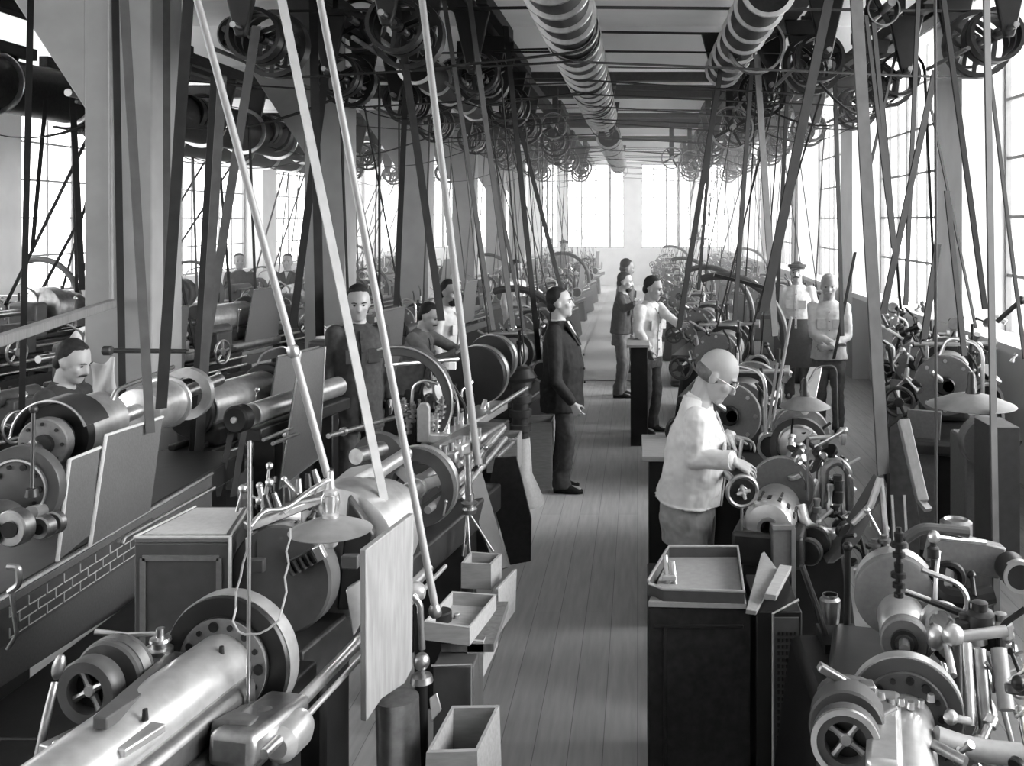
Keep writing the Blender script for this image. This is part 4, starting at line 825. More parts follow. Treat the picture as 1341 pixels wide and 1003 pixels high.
def proto_auto(kind):
    R=proto('screw_machine'); z=1.08
    MB().prism([(-.3,-.6,0),(.3,-.6,0),(.2,-.6,.72),(-.2,-.6,.72)],(0,1.2,0)).build('pedestal',M['iron_dark'],R,bev=.05)
    b=MB(); b.span((-.3,-.75,.7),(.32,.8,.78)); b.build('table',M['iron'],R,bev=.02)
    b=MB(); b.span((-.16,-.1,.78),(.16,.45,1.0)); b.build('headstock',M['iron_grey'],R,bev=.04)
    d=MB().disc((-.02,-.45,z),Y_,.19,.03,44,.006).build('disc_wheel',M['paint_grey'],R,40); holes(d,V((-.02,-.468,z)),Y_,.155,(.012,),8,'steel'); MB().disc((-.02,-.475,z),Y_,.06,.05,24,.008).build('wheel_hub',M['iron_dark'],d)
    MB().cyl((0,-.5,z),(0,.9,z),.035).build('spindle',M['steel'],R)
    drum(R,'cam_drum',V((.02,-.15,z+.02)),Y_,.22,.15,'bright' if kind else 'steel_dull'); MB().ring((.02,.02,z+.02),Y_,.19,.13,.06,40).build('gear_ring',M['iron'],R); MB().ring((.02,.3,z+.02),Y_,.2,.13,.07,40).build('gear_ring',M['steel_dull'],R)
    wheel(R,'handwheel',V((-.3,-.55,.98)),Y_,.1,.013,'iron',4); MB().cyl((-.3,-.55,.98),(-.3,0,.98),.016).build('wheel_shaft',M['steel'],R)
    for x,y,r in ((.24,-.5,.08),(.28,.1,.1),(-.22,.2,.09)): drum(R,'belt_pulley',V((x,y,.92)),Y_,.09,r,'iron'); MB().ring((x,y-.045,.92),Y_,r+.004,r-.014,.02,28).build('pulley_rim',M['bright'],R)
    for x,y,h,m in ((.15,-.3,.35,'iron'),(-.12,-.25,.3,'steel_dull'),(.2,.25,.4,'iron'),(-.1,.4,.34,'bright'),(.05,.6,.25,'iron')): MB().rev((x,y,1.0),Z_,[(0,0),(.03,0),(.03,h*.3),(.018,h*.34),(.018,h*.6),(.028,h*.64),(.028,h*.72),(.012,h*.75),(.012,h),(0,h)],14).build('spindle_post',M[m],R,40)
    b=MB(); b.cyl((-.2,-.2,1.3),(.3,-.2,1.32),.014); b.disc((.3,-.2,1.32),X_,.035,.03,18); b.build('cross_shaft',M['bright'],R)
    for k in range(6): p=V((random.uniform(-.25,.28),random.uniform(-.6,.6),.95+random.uniform(0,.25))); MB().cyl(p,p+V((random.uniform(-.08,.08),random.uniform(-.1,.1),.07)),.022,.015,10).build('fitting',M[('bright','iron','steel')[k%3]],R)
    if kind==1:
        b=MB(); b.tube(arc((-.05,.2,1.15),Y_,.55,-5,110,20),.035,10); b.build('curved_stock_guard',M['iron_grey'],R)
    if kind==0:
        b=MB(); b.tube(gooseneck([(.2,-.5,.8),(.2,-.5,1.35),(0,-.4,1.38),(-.05,-.4,1.25)]),.012,8); b.build('oil_pipe',M['steel'],R)
        MB().prism([(-.28,-.62,.1),(-.1,-.66,.1),(-.05,-.66,.95),(-.25,-.62,.95)],(0,.03,0)).build('sheet_guard',M['paint_grey'],R,bev=.004)
    return R
# ---------- small fittings on the machines nearest the eye ----------
def clutter(root,lo,hi,n,rmax=.03):
    for k in range(n):
        p=V([random.uniform(lo[i],hi[i]) for i in range(3)]); d=V((random.uniform(-1,1),random.uniform(-1,1),random.uniform(.2,1))).normalized()
        r=random.uniform(.35,1)*rmax; L=r*random.uniform(2,5); t=k%4
        if t==0: b=MB().rev(p,d,[(0,0),(r,0),(r,L*.3),(r*.5,L*.35),(r*.5,L*.7),(r*.8,L*.75),(r*.8,L),(0,L)],12); nm='fitting'
        elif t==1: b=MB(); b.cyl(p,p+d*L*1.6,r*.4); b.sph(p+d*L*1.6,r*.75,8,6); nm='lever'
        elif t==2: b=MB().disc(p,d,r*1.6,r,16,r*.15); nm='collar'
        else: b=MB(); b.tube(gooseneck([p,p+Z_*L,p+Z_*L+d*L*1.2]),r*.35,6); nm='pipe'
        b.build(nm,M[random.choice(('iron','iron_dark','steel','bright','steel_dull'))],root,40)
PR={k:proto_lathe(k) for k in ('steps','drum','guard')}
PR['auto']=proto_auto(0); PR['auto2']=proto_auto(1)
for k_,n_ in (('auto',16),('auto2',16)): clutter(PR[k_],(-.25,-.5,.85),(.3,.7,1.3),n_,.035)
for k_ in ('steps','drum','guard'): clutter(PR[k_],(-.15,-.9,1.0),(.2,.9,1.2),8,.03)
used=set(); MACH=[]
FEAT={'steps':'lathe with stepped pulley','drum':'lathe with polished barrel','guard':'lathe with curved belt guard','auto':'screw machine with disc wheel','auto2':'screw machine with arched stock guard'}
def put(kind,x,y,deg,label,group=None,sc=1):
    o=PR[kind]
    if kind in used: o=dup(o,(x,y,0),-math.radians(deg),label,sc)
    else:
        used.add(kind); o.location=(x,y,0); o.rotation_euler=(0,0,-math.radians(deg)); o.scale=(sc,)*3; o['label']=label; WL[o.name]=V((x,y,0))
    if group: o['group']=group
    MACH.append((kind,x,y,deg,sc)); return o
ORD='first second third fourth fifth sixth seventh eighth ninth tenth eleventh twelfth thirteenth fourteenth fifteenth sixteenth seventeenth eighteenth nineteenth twentieth'.split()
def row(name,group,items):
    for i,(kind,x,y,deg,sc) in enumerate(items):
        put(kind,x,y,deg,'%s, %s in %s'%(FEAT[kind],ORD[i],name),group,sc)
row('the row left of the aisle','machines left of the aisle',[('auto2',-1.2,9.5,8,1),('auto',-1.3,12.0,8,1),('steps',-1.5,14.6,8,1),('auto',-1.5,17.4,8,1),('auto2',-1.5,19.8,8,1),('steps',-1.5,22.6,8,1),('auto',-1.5,25.4,8,1),('auto',-1.5,28.2,8,1),('steps',-1.5,31.2,8,1)])
row('the second row from the aisle at left','machines in second left row',[('drum',-2.75,7.55,12,1),('steps',-2.75,10.3,12,1.05),('auto',-2.9,13.0,10,1),('steps',-2.9,16.0,10,1),('auto2',-2.9,19.0,10,1),('auto',-2.9,22.0,10,1),('steps',-2.9,25.0,10,1),('auto',-2.9,28.5,10,1),('auto',-2.9,31.5,10,1)])
row('the row just beyond the first column','machines beyond the first column',[('drum',-4.75,6.4,12,1),('steps',-4.7,9.6,12,1.1),('drum',-4.8,12.4,12,1.1),('steps',-4.9,15.4,12,1.1),('guard',-5,18.6,10,1),('auto',-5,22,10,1),('steps',-5,25,10,1),('auto',-5,28.4,10,1)])
row('the row along the left windows','machines by the left windows',[('steps',-6.6,9.2,12,1.15),('steps',-6.4,11.9,12,1.25),('guard',-6.5,14.6,12,1.2),('auto2',-7.6,12.4,12,1.1),('steps',-8.0,16,10,1),('guard',-7.2,19.2,10,1),('auto',-7.5,22.6,10,1),('auto2',-7.5,26,10,1),('auto',-7.5,29.5,10,1)])
row('the row right of the aisle','machines right of the aisle',[('auto',.72,6.75,14,1.05),('auto2',.82,9.3,12,1.08),('auto2',.85,12.1,12,1.05),('auto',.85,14.6,10,1),('auto2',.8,17.2,10,1),('auto',.8,19.8,10,1),('auto',.85,22.4,10,1),('auto2',.85,25.2,10,1),('auto',.85,28.2,10,1),('auto',.85,31.4,10,1)])
row('the row under the right windows','machines under the right windows',[('auto',2.3,7.45,14,1.12),('auto',2.6,9.4,10,1.0),('auto',2.45,14.9,8,1),('auto',2.5,17.4,10,1),('auto',2.5,20,10,1),('auto2',2.5,22.8,10,1),('auto',2.5,25.8,10,1),('auto',2.5,29,10,1),('auto',2.5,32,10,1)])
# ---------- mid-distance sheet guards, boards and lamps ----------
leaf('splash_guard',[W(394,461,6.1),W(426,454,6.4),W(418,600,6.4),W(366,640,6.1)],.012,'guard_sheet','tall grey sheet guard standing behind the pale slanting pole','sheet guard','steel')
leaf('splash_guard',[W(420,560,7.4),W(444,548,7.6),W(440,625,7.6),W(420,632,7.4)],.012,'guard_sheet','smaller grey sheet guard right of the tall grey one','sheet guard')
leaf('chip_board',[W(606,628,5.1),W(628,606,5.2),W(667,742,5.0),W(650,748,4.9)],.02,'iron_grey','narrow grey board sloping down to the small square box','board')
leaf('chute',[W(648,600,5.5),W(676,598,5.5),W(696,680,5.5),W(695,735,5.5),W(668,740,5.5),W(640,640,5.5)],.02,'bench_black','black sloping sheet chute beside the aisle','chute')
for x,y,d,l in ((661,585,6.6,'pale open box on the lathe bed beside the aisle'),(706,560,8.9,'pale square box on the floor behind the dark suited man')):
    p=W(x,y,d); s=.1 if d<8 else .13
    open_box(0,'box','crate_wood')([p+V((-s,-s*1.3,.08)),p+V((s,-s*1.3,.08)),p+V((s,s*1.3,.08)),p+V((-s,s*1.3,.08))],.22 if d<8 else p.z+.08,.012,label=l,cat='box')
R=thing('grinding_stand',(-.98,8.3,0),'round iron stand with ribbed column behind the dark suited man','stand')
b=MB(); b.rev((-.98,8.3,0),Z_,[(0,0),(.2,0),(.2,.03),(.1,.25),(.08,.55),(0,.55)],28); b.build('base',M['paint_light'],R,40)
b=MB(); b.rev((-.98,8.3,.55),Z_,[(0,0)]+[(.07+.025*(k%2),.06*k+e) for k in range(8) for e in (.0,.055)]+[(0,.48)],24); b.build('ribbed_column',M['iron'],R,40)
b=MB(); b.rev((-.98,8.3,1.03),Z_,[(0,0),(.12,0),(.14,.03),(.09,.1),(0,.12)],24); b.build('head',M['iron_dark'],R,40)
lamp('tin lamp shade on the machine behind the dark suited man',718,399,9.8,.13,None)
lamp('wide flat tin lamp shade in front of the window machines',1272,528,4.6,.2,[(1272,490,4.62)],'shade_tin')
lamp('small hanging lamp far down the hall by the right windows',914,313,20,.25,[(914,260,20)])
R=[o for o in bpy.data.objects if o.get('label','').startswith('wide flat tin')][0]
b=MB(); b.cyl(W(1226,770,4.5),W(1224,-420,4.5),.007); one(b,'rod',M['belt_grey'],'thin vertical rod passing the rim of the wide lamp shade','rod')
# grey machine column and cabinets by the windows
R=thing('machine_column',(2.05,6.1,0),'smooth grey machine column with round head under the wide lamp shade','machine tool')
p=W(1264,790,6.0); q=W(1300,575,6.0)
b=MB(); b.span((p.x,6.0,0),(q.x+.02,6.3,q.z)); b.build('column',M['paint_grey'],R,bev=.015)
b=MB(); b.disc((p.x+.1,5.95,q.z+.0),Y_,.15,.1,36,.01); b.build('round_head',M['paint_grey'],R,40)
for k in range(5): MB().tube(arc((p.x+.19,5.9,q.z+.05),Y_,.07+.012*k,-140,-20,8),.006,6).build('ribbed_cover',M['iron'],R)
leaf('cabinet',[W(1300,560,5.5),W(1336,560,5.5),W(1336,760,5.5),W(1300,760,5.5)],.3,'iron_grey','grey cabinet side at the right edge behind the tall belt','cabinet')
# pale bar and trough between the right machines
R=thing('bar_feed',W(1190,600,5.0),'pale slanting feed bar with dark trough between the right machines','feed')
b=MB(); b.bar(W(1183,550,5.0),W(1208,657,4.8),.055,.05,up=Y_); b.build('pale_bar',M['pole_wood'],R,bev=.005)
b=MB(); b.prism([W(1164,560,5.1),W(1183,545,5.1),W(1206,690,4.9),W(1204,740,4.8),W(1166,740,4.8)],(0,.06,0)); b.build('trough',M['bench_black'],R,bev=.004)
for x in (1168,1184): b=MB(); b.bar(W(x,648,4.78),W(x+5,735,4.7),.012,.01); b.build('guide_strip',M['steel'],R)
b=MB(); b.bar(W(1205,655,4.8),W(1216,668,4.75),.04,.02); b.build('bar_end',M['steel_dull'],R)
R=thing('chute',W(1120,690,4.7),'grey bent sheet chute with pale edge left of the pale feed bar','chute')
b=MB(); b.prism([W(1152,628,4.75),W(1160,640,4.75),W(1125,710,4.7),W(1092,738,4.65),W(1082,738,4.65),W(1100,715,4.7)],(0,.12,0)); b.build('body',M['iron_grey'],R,bev=.004)
b=MB(); b.tube([W(1153,626,4.74),W(1140,662,4.72),W(1116,686,4.7)],[.018,.018,.014],8); b.build('pale_edge',M['bright'],R); b=MB(); b.tube([W(1153,626,4.74),W(1160,700,4.74),W(1163,760,4.7)],[.015,.016,.014],8); b.build('pale_edge',M['bright'],R)
b=MB(); b.tube([W(1124,690,4.75),W(1135,735,4.72)],.012,8); b.build('strut',M['iron'],R)
# wooden rail on the first column
R=thing('rail',(-4,7.4,1.76),'thick wooden rail running from first column to left edge','rail')
b=MB(); b.bar(W(147,397,7.46),W(-20,452,5.0),.06,.06); b.build('rail_bar',M['wood'],R,bev=.008)
b=MB(); b.cyl(W(146,394,7.46),W(144,-60,7.46),.016); b.build('pipe',M['belt_pale'],R)
# lower wooden benches next to the aisle on the right
for x,y,d,h,l in ((860,585,6.0,.97,'bench with pale top behind the bald man'),(832,448,10.6,1.08,'narrow bench with pale top beside the pale shirted worker')):
    p=W(x,y,d); R=thing('bench',(p.x,d,0),l,'bench'); b=MB(); b.span((p.x-.09,d-.25,p.z-.03),(p.x+.15,d+.35,p.z)); b.build('top',M['crate_wood'],R,bev=.004); b=MB(); b.span((p.x-.05,d-.2,0),(p.x+.13,d+.3,p.z-.03)); b.build('body',M['iron_dark'],R,bev=.005)
R=thing('platform',(-.3,17.5,0),'low pale wooden platform lying across the far end of the aisle','platform'); b=MB(); b.span((-.95,14.6,0),(.25,33,.02)); b.build('boards',M['paint_light'],R)

# ---------- lathe with the big curved belt guard ----------
R=thing('lathe',(-1.3,6.2,0),'lathe with bold curved belt guard in front of the moustached worker','lathe')
u6=dirn(10); g0=W(522,525,5.6)
b=MB(); pts=arc(g0,Y_,.285,-42,110,28); b.band(pts,.1,Y_,.05); gd=b.build('curved_belt_guard',M['iron_grey'],R,bev=.006); b=MB(); b.tube([p+(p-g0).normalized()*.027-Y_*.05 for p in pts],.006,6); b.build('bright_edge',M['steel'],gd)
b=MB(); q=W(550,600,5.9); b.bar(q-u6*.6-Z_*.1,q+u6*1.3-Z_*.1,.3,.16); b.build('bed',M['iron'],R,bev=.012)
for t in (-.35,1.0): c=q+u6*t; MB().span((c.x-.14,c.y-.14,0),(c.x+.14,c.y+.14,c.z-.17)).build('pedestal',M['iron_dark'],R,bev=.02)
tc=W(570,515,5.75); MB().disc(tc,V((.9,-.3,.3)),.075,.08,28,.01).build('tool_turret',M['steel_dull'],R,40)
a_,p_,q_=frame((.9,-.3,.3))
for k in range(9): t=.7*k; e=p_*math.cos(t)+q_*math.sin(t); MB().cyl(tc+e*.06,tc+e*.14+a_*.02,.014,.011,10).build('turret_tool',M['bright' if k%2 else 'iron'],R)
b=MB(); b.tube(gooseneck([W(538,540,5.6),W(541,505,5.6),W(556,497,5.6),W(574,503,5.6)]),.009,8); b.build('oil_pipe',M['steel'],R)
for x,y,h in ((535,560,.2),(541,545,.16),(529,535,.12),(572,560,.2),(579,540,.18),(566,555,.12)): stack(R,'valve',x,y-h*120,y+8,5.55,.024,'steel_dull' if x%2 else 'bright',4)
b=MB(); c=W(554,575,5.5); b.prism([c+V((-.035,0,-.02)),c+V((.035,0,-.02)),c+V((.035,0,.17)),c+V((.02,0,.2)),c+V((-.015,0,.2)),c+V((-.035,0,.17))],(0,.04,0)); b.build('rounded_plate',M['paint_light'],R,bev=.006)
b=MB(); b.cyl(W(505,478,5.9),W(600,470,6.2),.014); b.build('cross_bar',M['steel'],R)
for x,y,d,r,m in ((628,490,6.5,.19,'iron_dark'),(645,470,6.9,.17,'iron')): drum(R,'belt_pulley',W(x,y,d),u6,.13,r,m); MB().ring(W(x,y,d),u6,r+.006,r-.02,.05,40).build('bright_rim',M['steel'],R)
MB().span(W(588,484,6.0),W(597,474,6.02)+Y_*.01).build('paper_tag',M['paper'],R)
b=MB(); b.bar(W(575,575,5.5),W(650,530,6.6),.16,.06); b.build('carriage',M['bright'],R,bev=.012)
for k in range(7): p=W(585+9*k,572-6*k,5.6+.14*k); MB().cyl(p,p+V((random.uniform(-.03,.03),0,.09)),.017,.014,10).build('tool_bolt',M[('steel','iron','bright')[k%3]],R)
for x0,y0,d0,x1,y1,d1 in ((640,540,6.0,690,508,7.2),(650,600,5.8,676,575,6.6)): MB().cyl(W(x0,y0,d0),W(x1,y1,d1),.014).build('feed_rod',M['steel'],R)
b=MB(); b.bar(W(935,360,9.0),W(1008,378,9.0),.03,.075,up=Y_); one(b,'board',M['iron_dark'],'black sloping board among belts above the curved stock guards','board')
def byl(s): return [o for o in bpy.data.objects if o.get('label','').startswith(s)][0]
clutter(byl('automatic screw machine worked'),(.78,4.95,.95),(1.12,5.6,1.2),34)
clutter(byl('automatic screw machine worked'),(.95,4.6,.6),(1.2,5.0,.95),18)
clutter(byl('nearest right-hand'),(.9,2.75,.85),(1.25,3.5,1.1),30)
clutter(byl('nearest right-hand'),(.75,2.6,.8),(1.05,3.0,.95),10,.02)
clutter(byl('lathe with dark disc chuck'),(-1.35,3.4,1.2),(-1.15,3.9,1.38),16,.022)
clutter(byl('lathe with dark disc chuck'),(-.95,4.4,1.0),(-.8,5.3,1.15),14)
clutter(byl('lathe with bold curved'),(-1.35,5.5,1.15),(-1.0,6.8,1.35),30)
clutter(byl('nearest lathe'),(-1.35,2.2,.85),(-1.15,2.6,.92),8,.018)
clutter(byl('lathe with two tall'),(-2.8,3.8,1.0),(-2.5,4.3,1.15),12,.025)
for k_,n_ in (('auto',20),('auto2',20),('steps',10),('drum',10),('guard',10)):
    pass

R=thing('roller_stand',(-2.3,6.4,0),'dark end pulley with polished roller below the polished barrel lathe','roller')
c=W(313,548,5.9); u7=dirn(12); MB().disc(c,u7,.083,.09,32,.012).build('end_pulley',M['iron_dark'],R,40); MB().disc(c-u7*.05,u7,.02,.02,14,.004).build('hub',M['bright'],R)
drum(R,'roller',c+u7*.65+Z_*.0,u7,1.05,.07,'bright'); b=MB(); b.bar(c+u7*.1-Z_*.12,c+u7*1.2-Z_*.12,.16,.08); b.build('bed',M['iron'],R,bev=.01)
for t in (.3,1.0): p=c+u7*t; MB().span((p.x-.07,p.y-.07,0),(p.x+.07,p.y+.07,p.z-.16)).build('leg',M['iron_dark'],R,bev=.01)
for x0,y0,x1,y1 in ((345,576,400,553),(357,581,402,563)): MB().cyl(W(x0,y0,5.7),W(x1,y1,6.4),.011).build('feed_rod',M['steel_dull'],R)
b=MB(); n=9; vs=[]
for i in range(n):
    for j in range(n):
        u_,v_=i/(n-1),j/(n-1); q=W(117+38*u_,472+46*v_+6*math.sin(5*u_),6.3); vs.append(q+Y_*(.05*math.sin(4*u_+2*v_)))
b.add(vs,[(i*n+j,(i+1)*n+j,(i+1)*n+j+1,i*n+j+1) for i in range(n-1) for j in range(n-1)])
o=one(b,'cloth',M['cloth_white'],'white cloth hanging beside the worker in the grey smock','cloth'); md=o.modifiers.new('thick','SOLIDIFY'); md.thickness=.008

w_=byl('screw machine with disc wheel, first in the row under'); clutter(w_,(1.9,7.0,1.05),(2.75,8.1,1.5),46,.04)
clutter(byl('nearest right-hand'),(1.05,2.9,.7),(1.4,3.4,1.08),26,.03)
# ---------- overhead shafting ----------
def proto_counter():
    R=thing('countershaft',(0,0,0),'x','countershaft')
    MB().cyl((0,-.75,0),(0,.75,0),.022,n=14).build('shaft',M['steel_dull'],R)
    for y in (-.6,.6):
        b=MB(); b.prism([(-.16,y-.03,.5),(.16,y-.03,.5),(.05,y-.03,.0),(.03,y-.03,-.06),(-.03,y-.03,-.06),(-.05,y-.03,.0)],(0,.06,0)); b.build('hanger',M['iron_dark'],R,bev=.01)
    for y,r,w_ in ((-.35,.2,.1),(-.22,.2,.1),(.05,.26,.12),(.32,.15,.1)):
        p=MB().rev((0,y-w_/2,0),Y_,[(r*.86,0),(r,.0),(r*1.01,w_/2),(r,w_),(r*.86,w_)],32,True).build('pulley_rim',M['iron_dark'],R,40)
        b=MB(); b.disc((0,y,0),Y_,.045,w_*.9,14)
        for k in range(3): t=.4+2.094*k; b.bar((0,y,0),(math.cos(t)*r*.9,y,math.sin(t)*r*.9),.03,.02,up=Y_)
        b.build('spokes',M['iron_dark'],p)
    for x in (-.13,.13): MB().span((x-.05,-.9,.5),(x+.05,.9,.62)).build('timber',M['timber'],R,bev=.006)
    b=MB(); b.cyl((-.25,-.5,-.12),(-.25,.5,-.12),.016); b.build('shifter_bar',M['wood_dark'],R)
    return R
PC=proto_counter(); first=[True]
def counter(x,y,z,label,rz=0,sc=1,group='countershafts under the ceiling'):
    if first[0]: first[0]=False; o=PC; o.location=(x,y,z); o.rotation_euler=(0,0,rz); o['label']=label; o.scale=(sc,)*3; WL[o.name]=V((x,y,z))
    else: o=dup(PC,(x,y,z),rz,label,sc)
    o['group']=group; return o
def drumline(label,x,z,y0,y1,R0,step):
    R=thing('drum_shaft',(x,y0,z),label,'drum'); a=Y_
    MB().rev((x,y0,z),a,[(0,0),(R0*.93,0),(R0*.93,y1-y0),(0,y1-y0)],40).build('drum',M['bench_black'],R,40)
    n=int((y1-y0)/step)
    for k in range(n+1): MB().rev((x,y0+step*k,z),a,[(R0*.9,-.015),(R0*1.08,-.012),(R0*1.1,.0),(R0*1.08,.012),(R0*.9,.015)],40,True).build('hoop',M['steel'],R,40)
    MB().cyl((x,y0-1.5,z),(x,y1+.6,z),.035).build('shaft',M['steel_dull'],R)
    for y in (y0-.3,y1+.3):
        b=MB(); b.prism([(x-.2,y-.04,4.35),(x+.2,y-.04,4.35),(x+.06,y-.04,z-.08),(x-.06,y-.04,z-.08)],(0,.08,0)); b.build('hanger',M['iron_dark'],R,bev=.01)
drumline('long hooped drum nearest under the ceiling above the aisle',-.5,3.8,5.2,14.0,.2,.42)
drumline('second hooped drum farther along above the aisle',-.5,3.8,17,26,.2,.55)
drumline('short hooped drum right of the long one under the ceiling',.87,3.9,6.6,10.2,.17,.5)
drumline('dark drum shaft beyond the first column, left bay',-5.05,3.5,10.3,15.4,.27,1.2)
drumline('dark drum shaft high at the top left corner',-6.5,3.75,7.4,11.5,.3,1.3)
drumline('dark drum shaft between second and third columns',-2.15,3.86,9.6,13.4,.17,.9)
drumline('dark drum shaft along the left windows, far part',-6.4,3.5,13.5,20,.25,1.2)
# timbers carrying the shafts
tim=[]
for i,y in enumerate([6.0,8.3,14.3,16.2,19.4,21.4,25,29]):
    o=one(MB().span((-8.9,y-.09,4.36),(3.1,y+.09,4.56)),'timber',M['timber'],'%s dark cross timber under the ceiling, counted from the front end'%ORD[i],'timber','dark cross timbers under the ceiling',bev=.01)
for nm,x in (('left of the second column',-5.6),('over the second left row',-2.75),('left of the long drum',-1.55),('over the right row',1.4),('beside the right windows',2.75)):
    one(MB().span((x-.08,4.5,4.22),(x+.08,34,4.36)),'timber',M['timber'],'long dark timber running down the hall %s'%nm,'timber','long timbers',bev=.01)
# countershafts over the machine rows
cs=[]
def csrow(name,x,z,ys):
    for i,y in enumerate(ys):
        xx=x+.12*math.sin(i*2.3+x); counter(xx,y,z,'countershaft with spoked pulleys, %s from the front %s'%(ORD[i],name),.0,1); cs.append((xx,y,z))
csrow('over the row left of the aisle',-1.55,3.72,[7.2,9.4,11.8,14.4,17.2,19.8,22.6,25.6,28.6])
csrow('over the second left row',-2.75,3.72,[7.6,9.6,11.4,14,16.5,19,22,25,28.5])
csrow('beyond the first column',-4.9,3.55,[9.4,11.3,13.4,15.4,18.4,22,25,28])
csrow('along the left windows',-6.5,3.55,[9.6,11.8,14.4,17,20,23,26,29])
csrow('over the row right of the aisle',1.4,3.72,[8.6,10.6,12.4,14.6,17.2,19.8,22.4,25.2,28.2])
csrow('along the right windows',2.55,3.72,[7.6,9.6,12,14.8,17.4,20,23,26,29])
# big pulley rings
def pulley(label,px,py,d,r,w_=.12):
    c=W(px,py,d); R=thing('pulley',c,label,'pulley')
    p=MB().rev(c-Y_*w_/2,Y_,[(r*.9,0),(r,0),(r*1.01,w_/2),(r,w_),(r*.9,w_)],40,True).build('rim',M['iron_dark'],R,40)
    MB().ring(c-Y_*w_/2,Y_,r*1.01,r*.93,.008,40).build('bright_edge',M['steel_dull'],p)
    b=MB(); b.disc(c,Y_,r*.2,w_,18)
    for k in range(4): t=.5+1.571*k; b.bar(c,c+V((math.cos(t),0,math.sin(t)))*r*.93,.035,.025,up=Y_)
    b.build('spokes',M['iron_dark'],R); MB().cyl(c-Y_*.3,c+Y_*.5,.03).build('shaft',M['steel_dull'],R)
    b=MB(); b.bar(c+Y_*.3,V((c.x,d+.3,4.4)),.09,.06,up=Y_); b.build('hanger',M['iron_dark'],R)
for a in (('pulley nearest the first column, under the ceiling',312,46,9.2,.17),('dark pulley left of the second column head',355,64,10.4,.22),('large dark pulley above the second column head',470,32,9.4,.25),('dark pulley with light rim under the ceiling left of the long drum',640,78,10.2,.19),('grooved pulley just beneath the one left of the drum',598,100,11,.2),('large open pulley right of the drum, in front of far beams',958,168,12,.26),('small far pulley right of the second drum',880,207,20,.22),('small far pulley nearest the right far window',904,211,20.5,.22),('half seen pulley at top edge beside the right beam',1155,14,7.4,.12),('dark pulley beside the right window beam',1062,75,9.6,.17),('dark pulley low under the right cross timbers',1018,118,11.5,.2),('broad pulley beside the short drum',990,60,8.4,.24),('pulley among cross belts left of the drum',725,165,15,.2),('far pulley left of second drum',700,195,19,.2)): pulley(*a)

# ---------- belts ----------
def belt_loop(ct,rt,cb,rb,wid,m,label,group=None):
    """leather loop round an upper and a lower pulley whose axes run down the hall"""
    ct,cb=V(ct),V(cb); d=V((cb.x-ct.x,0,cb.z-ct.z)); L=d.length; e=d/L; n=V((e.z,0,-e.x)); y=V((0,1,0))
    s=(rt-rb)/L; s=max(-.9,min(.9,s)); k=math.asin(s); pts=[]
    def at(c,r,t): return V((c.x,0,c.z))+(n*math.cos(t)+e*math.sin(t))*r
    for j in range(9): pts.append((at(ct,rt,math.pi-k*-1+(math.pi-2*-k)*0+ (j/8)*(math.pi+2*-k*-1)*1), ct.y)) if 0 else None
    pts=[]
    t0=k; 
    for j in range(9): t=math.pi-t0+ (math.pi+2*t0)*j/8; pts.append(at(ct,rt,t)+y*ct.y)
    for j in range(9): t=t0+(math.pi-2*t0)*j/8; pts.append(at(cb,rb,t)+y*cb.y)
    pts.append(pts[0]); b=MB(); b.band(pts,wid,Y_,.007); return one(b,'drive_belt',M[m],label,'belt',group)
def strand(x0,y0,x1,y1,wpx,m,d,label,ztop=4.25,y=None,flat=True,group=None,name='drive_belt',cat='belt'):
    p0,p1=W(x0,y0,d),W(x1,y1,d)
    if ztop and y0<=16: p0=p1+(p0-p1)*((ztop-p1.z)/(p0.z-p1.z))
    w_=wpx*K(d)
    b=MB()
    if flat: b.band([p0,p1],w_*1.25,V((.8,.6,0)),.008)
    else: b.cyl(p0,p1,w_/2,n=14)
    return one(b,name,M[m],label,cat,group)
D='belt_leather'; G='belt_grey'; P='belt_pale'
strand(163,10,197,567,9,G,4.75,'grey belt with light edge coming down behind the tall sheet guard')
strand(151,10,161,555,7,D,5.6,'dark belt just left of the light-edged grey belt')
strand(246,10,211,535,11,D,5.0,'broad dark belt crossing the bright face of the first column')
strand(218,10,219,422,7,G,7.3,'narrow strap hanging straight down the bright face of the first column',4.25)
strand(336,34,267,470,9,G,6.4,'grey belt slanting left from the pulley nearest the first column')
strand(281,100,251,618,8,D,6.3,'dark belt of the pair just right of the first column')
strand(291,100,257,652,9,G,6.2,'grey belt of the pair just right of the first column')
strand(260,10,345,330,8,G,3.45,'upper grey length strapped to the pale leaning pole above the lamp',3.9) if 0 else None
strand(410,10,419,440,9,D,8.0,'dark upright belt in front of the second column')
strand(431,60,383,430,8,D,9.0,'dark belt slanting left across the second column')
strand(371,10,503,655,9,P,3.66,'pale belt running down to the bright stepped pulley')
strand(520,10,578,420,8,D,7.2,'dark belt left of the third column')
strand(532,100,519,400,6,D,9.2,'thin dark belt between the second and third columns')
strand(583,10,646,432,5,G,7.6,'thin grey belt crossing the third column')
strand(616,10,672,430,6,G,7.4,'grey belt just left of the fourth column')
strand(662,34,706,470,6,D,8.8,'dark belt crossing the lathe behind the suited man')
strand(677,152,735,380,5,D,12,'thin dark belt above the suited man')
strand(640,190,690,450,4,G,9.5,'thin grey belt left of the ribbed stand')
strand(1083,10,1000,408,14,D,6.9,'broad black belt slanting across the right windows')
strand(1122,10,1157,621,19,G,4.9,'widest grey belt, flat like a plank, ending above the bent chute')
strand(1134,20,1170,325,6,D,6.6,'left dark belt of the pair meeting at the window machines')
strand(1144,30,1172,330,7,D,6.7,'right dark belt of the pair meeting at the window machines')
strand(1202,10,1186,400,7,D,6.9,'dark upright belt in front of the second right window')
strand(1225,92,1156,411,10,D,6.8,'dark belt slanting left in front of the second right window',None)
strand(1237,10,1290,405,9,D,5.6,'dark belt crossing the nearest right pier')
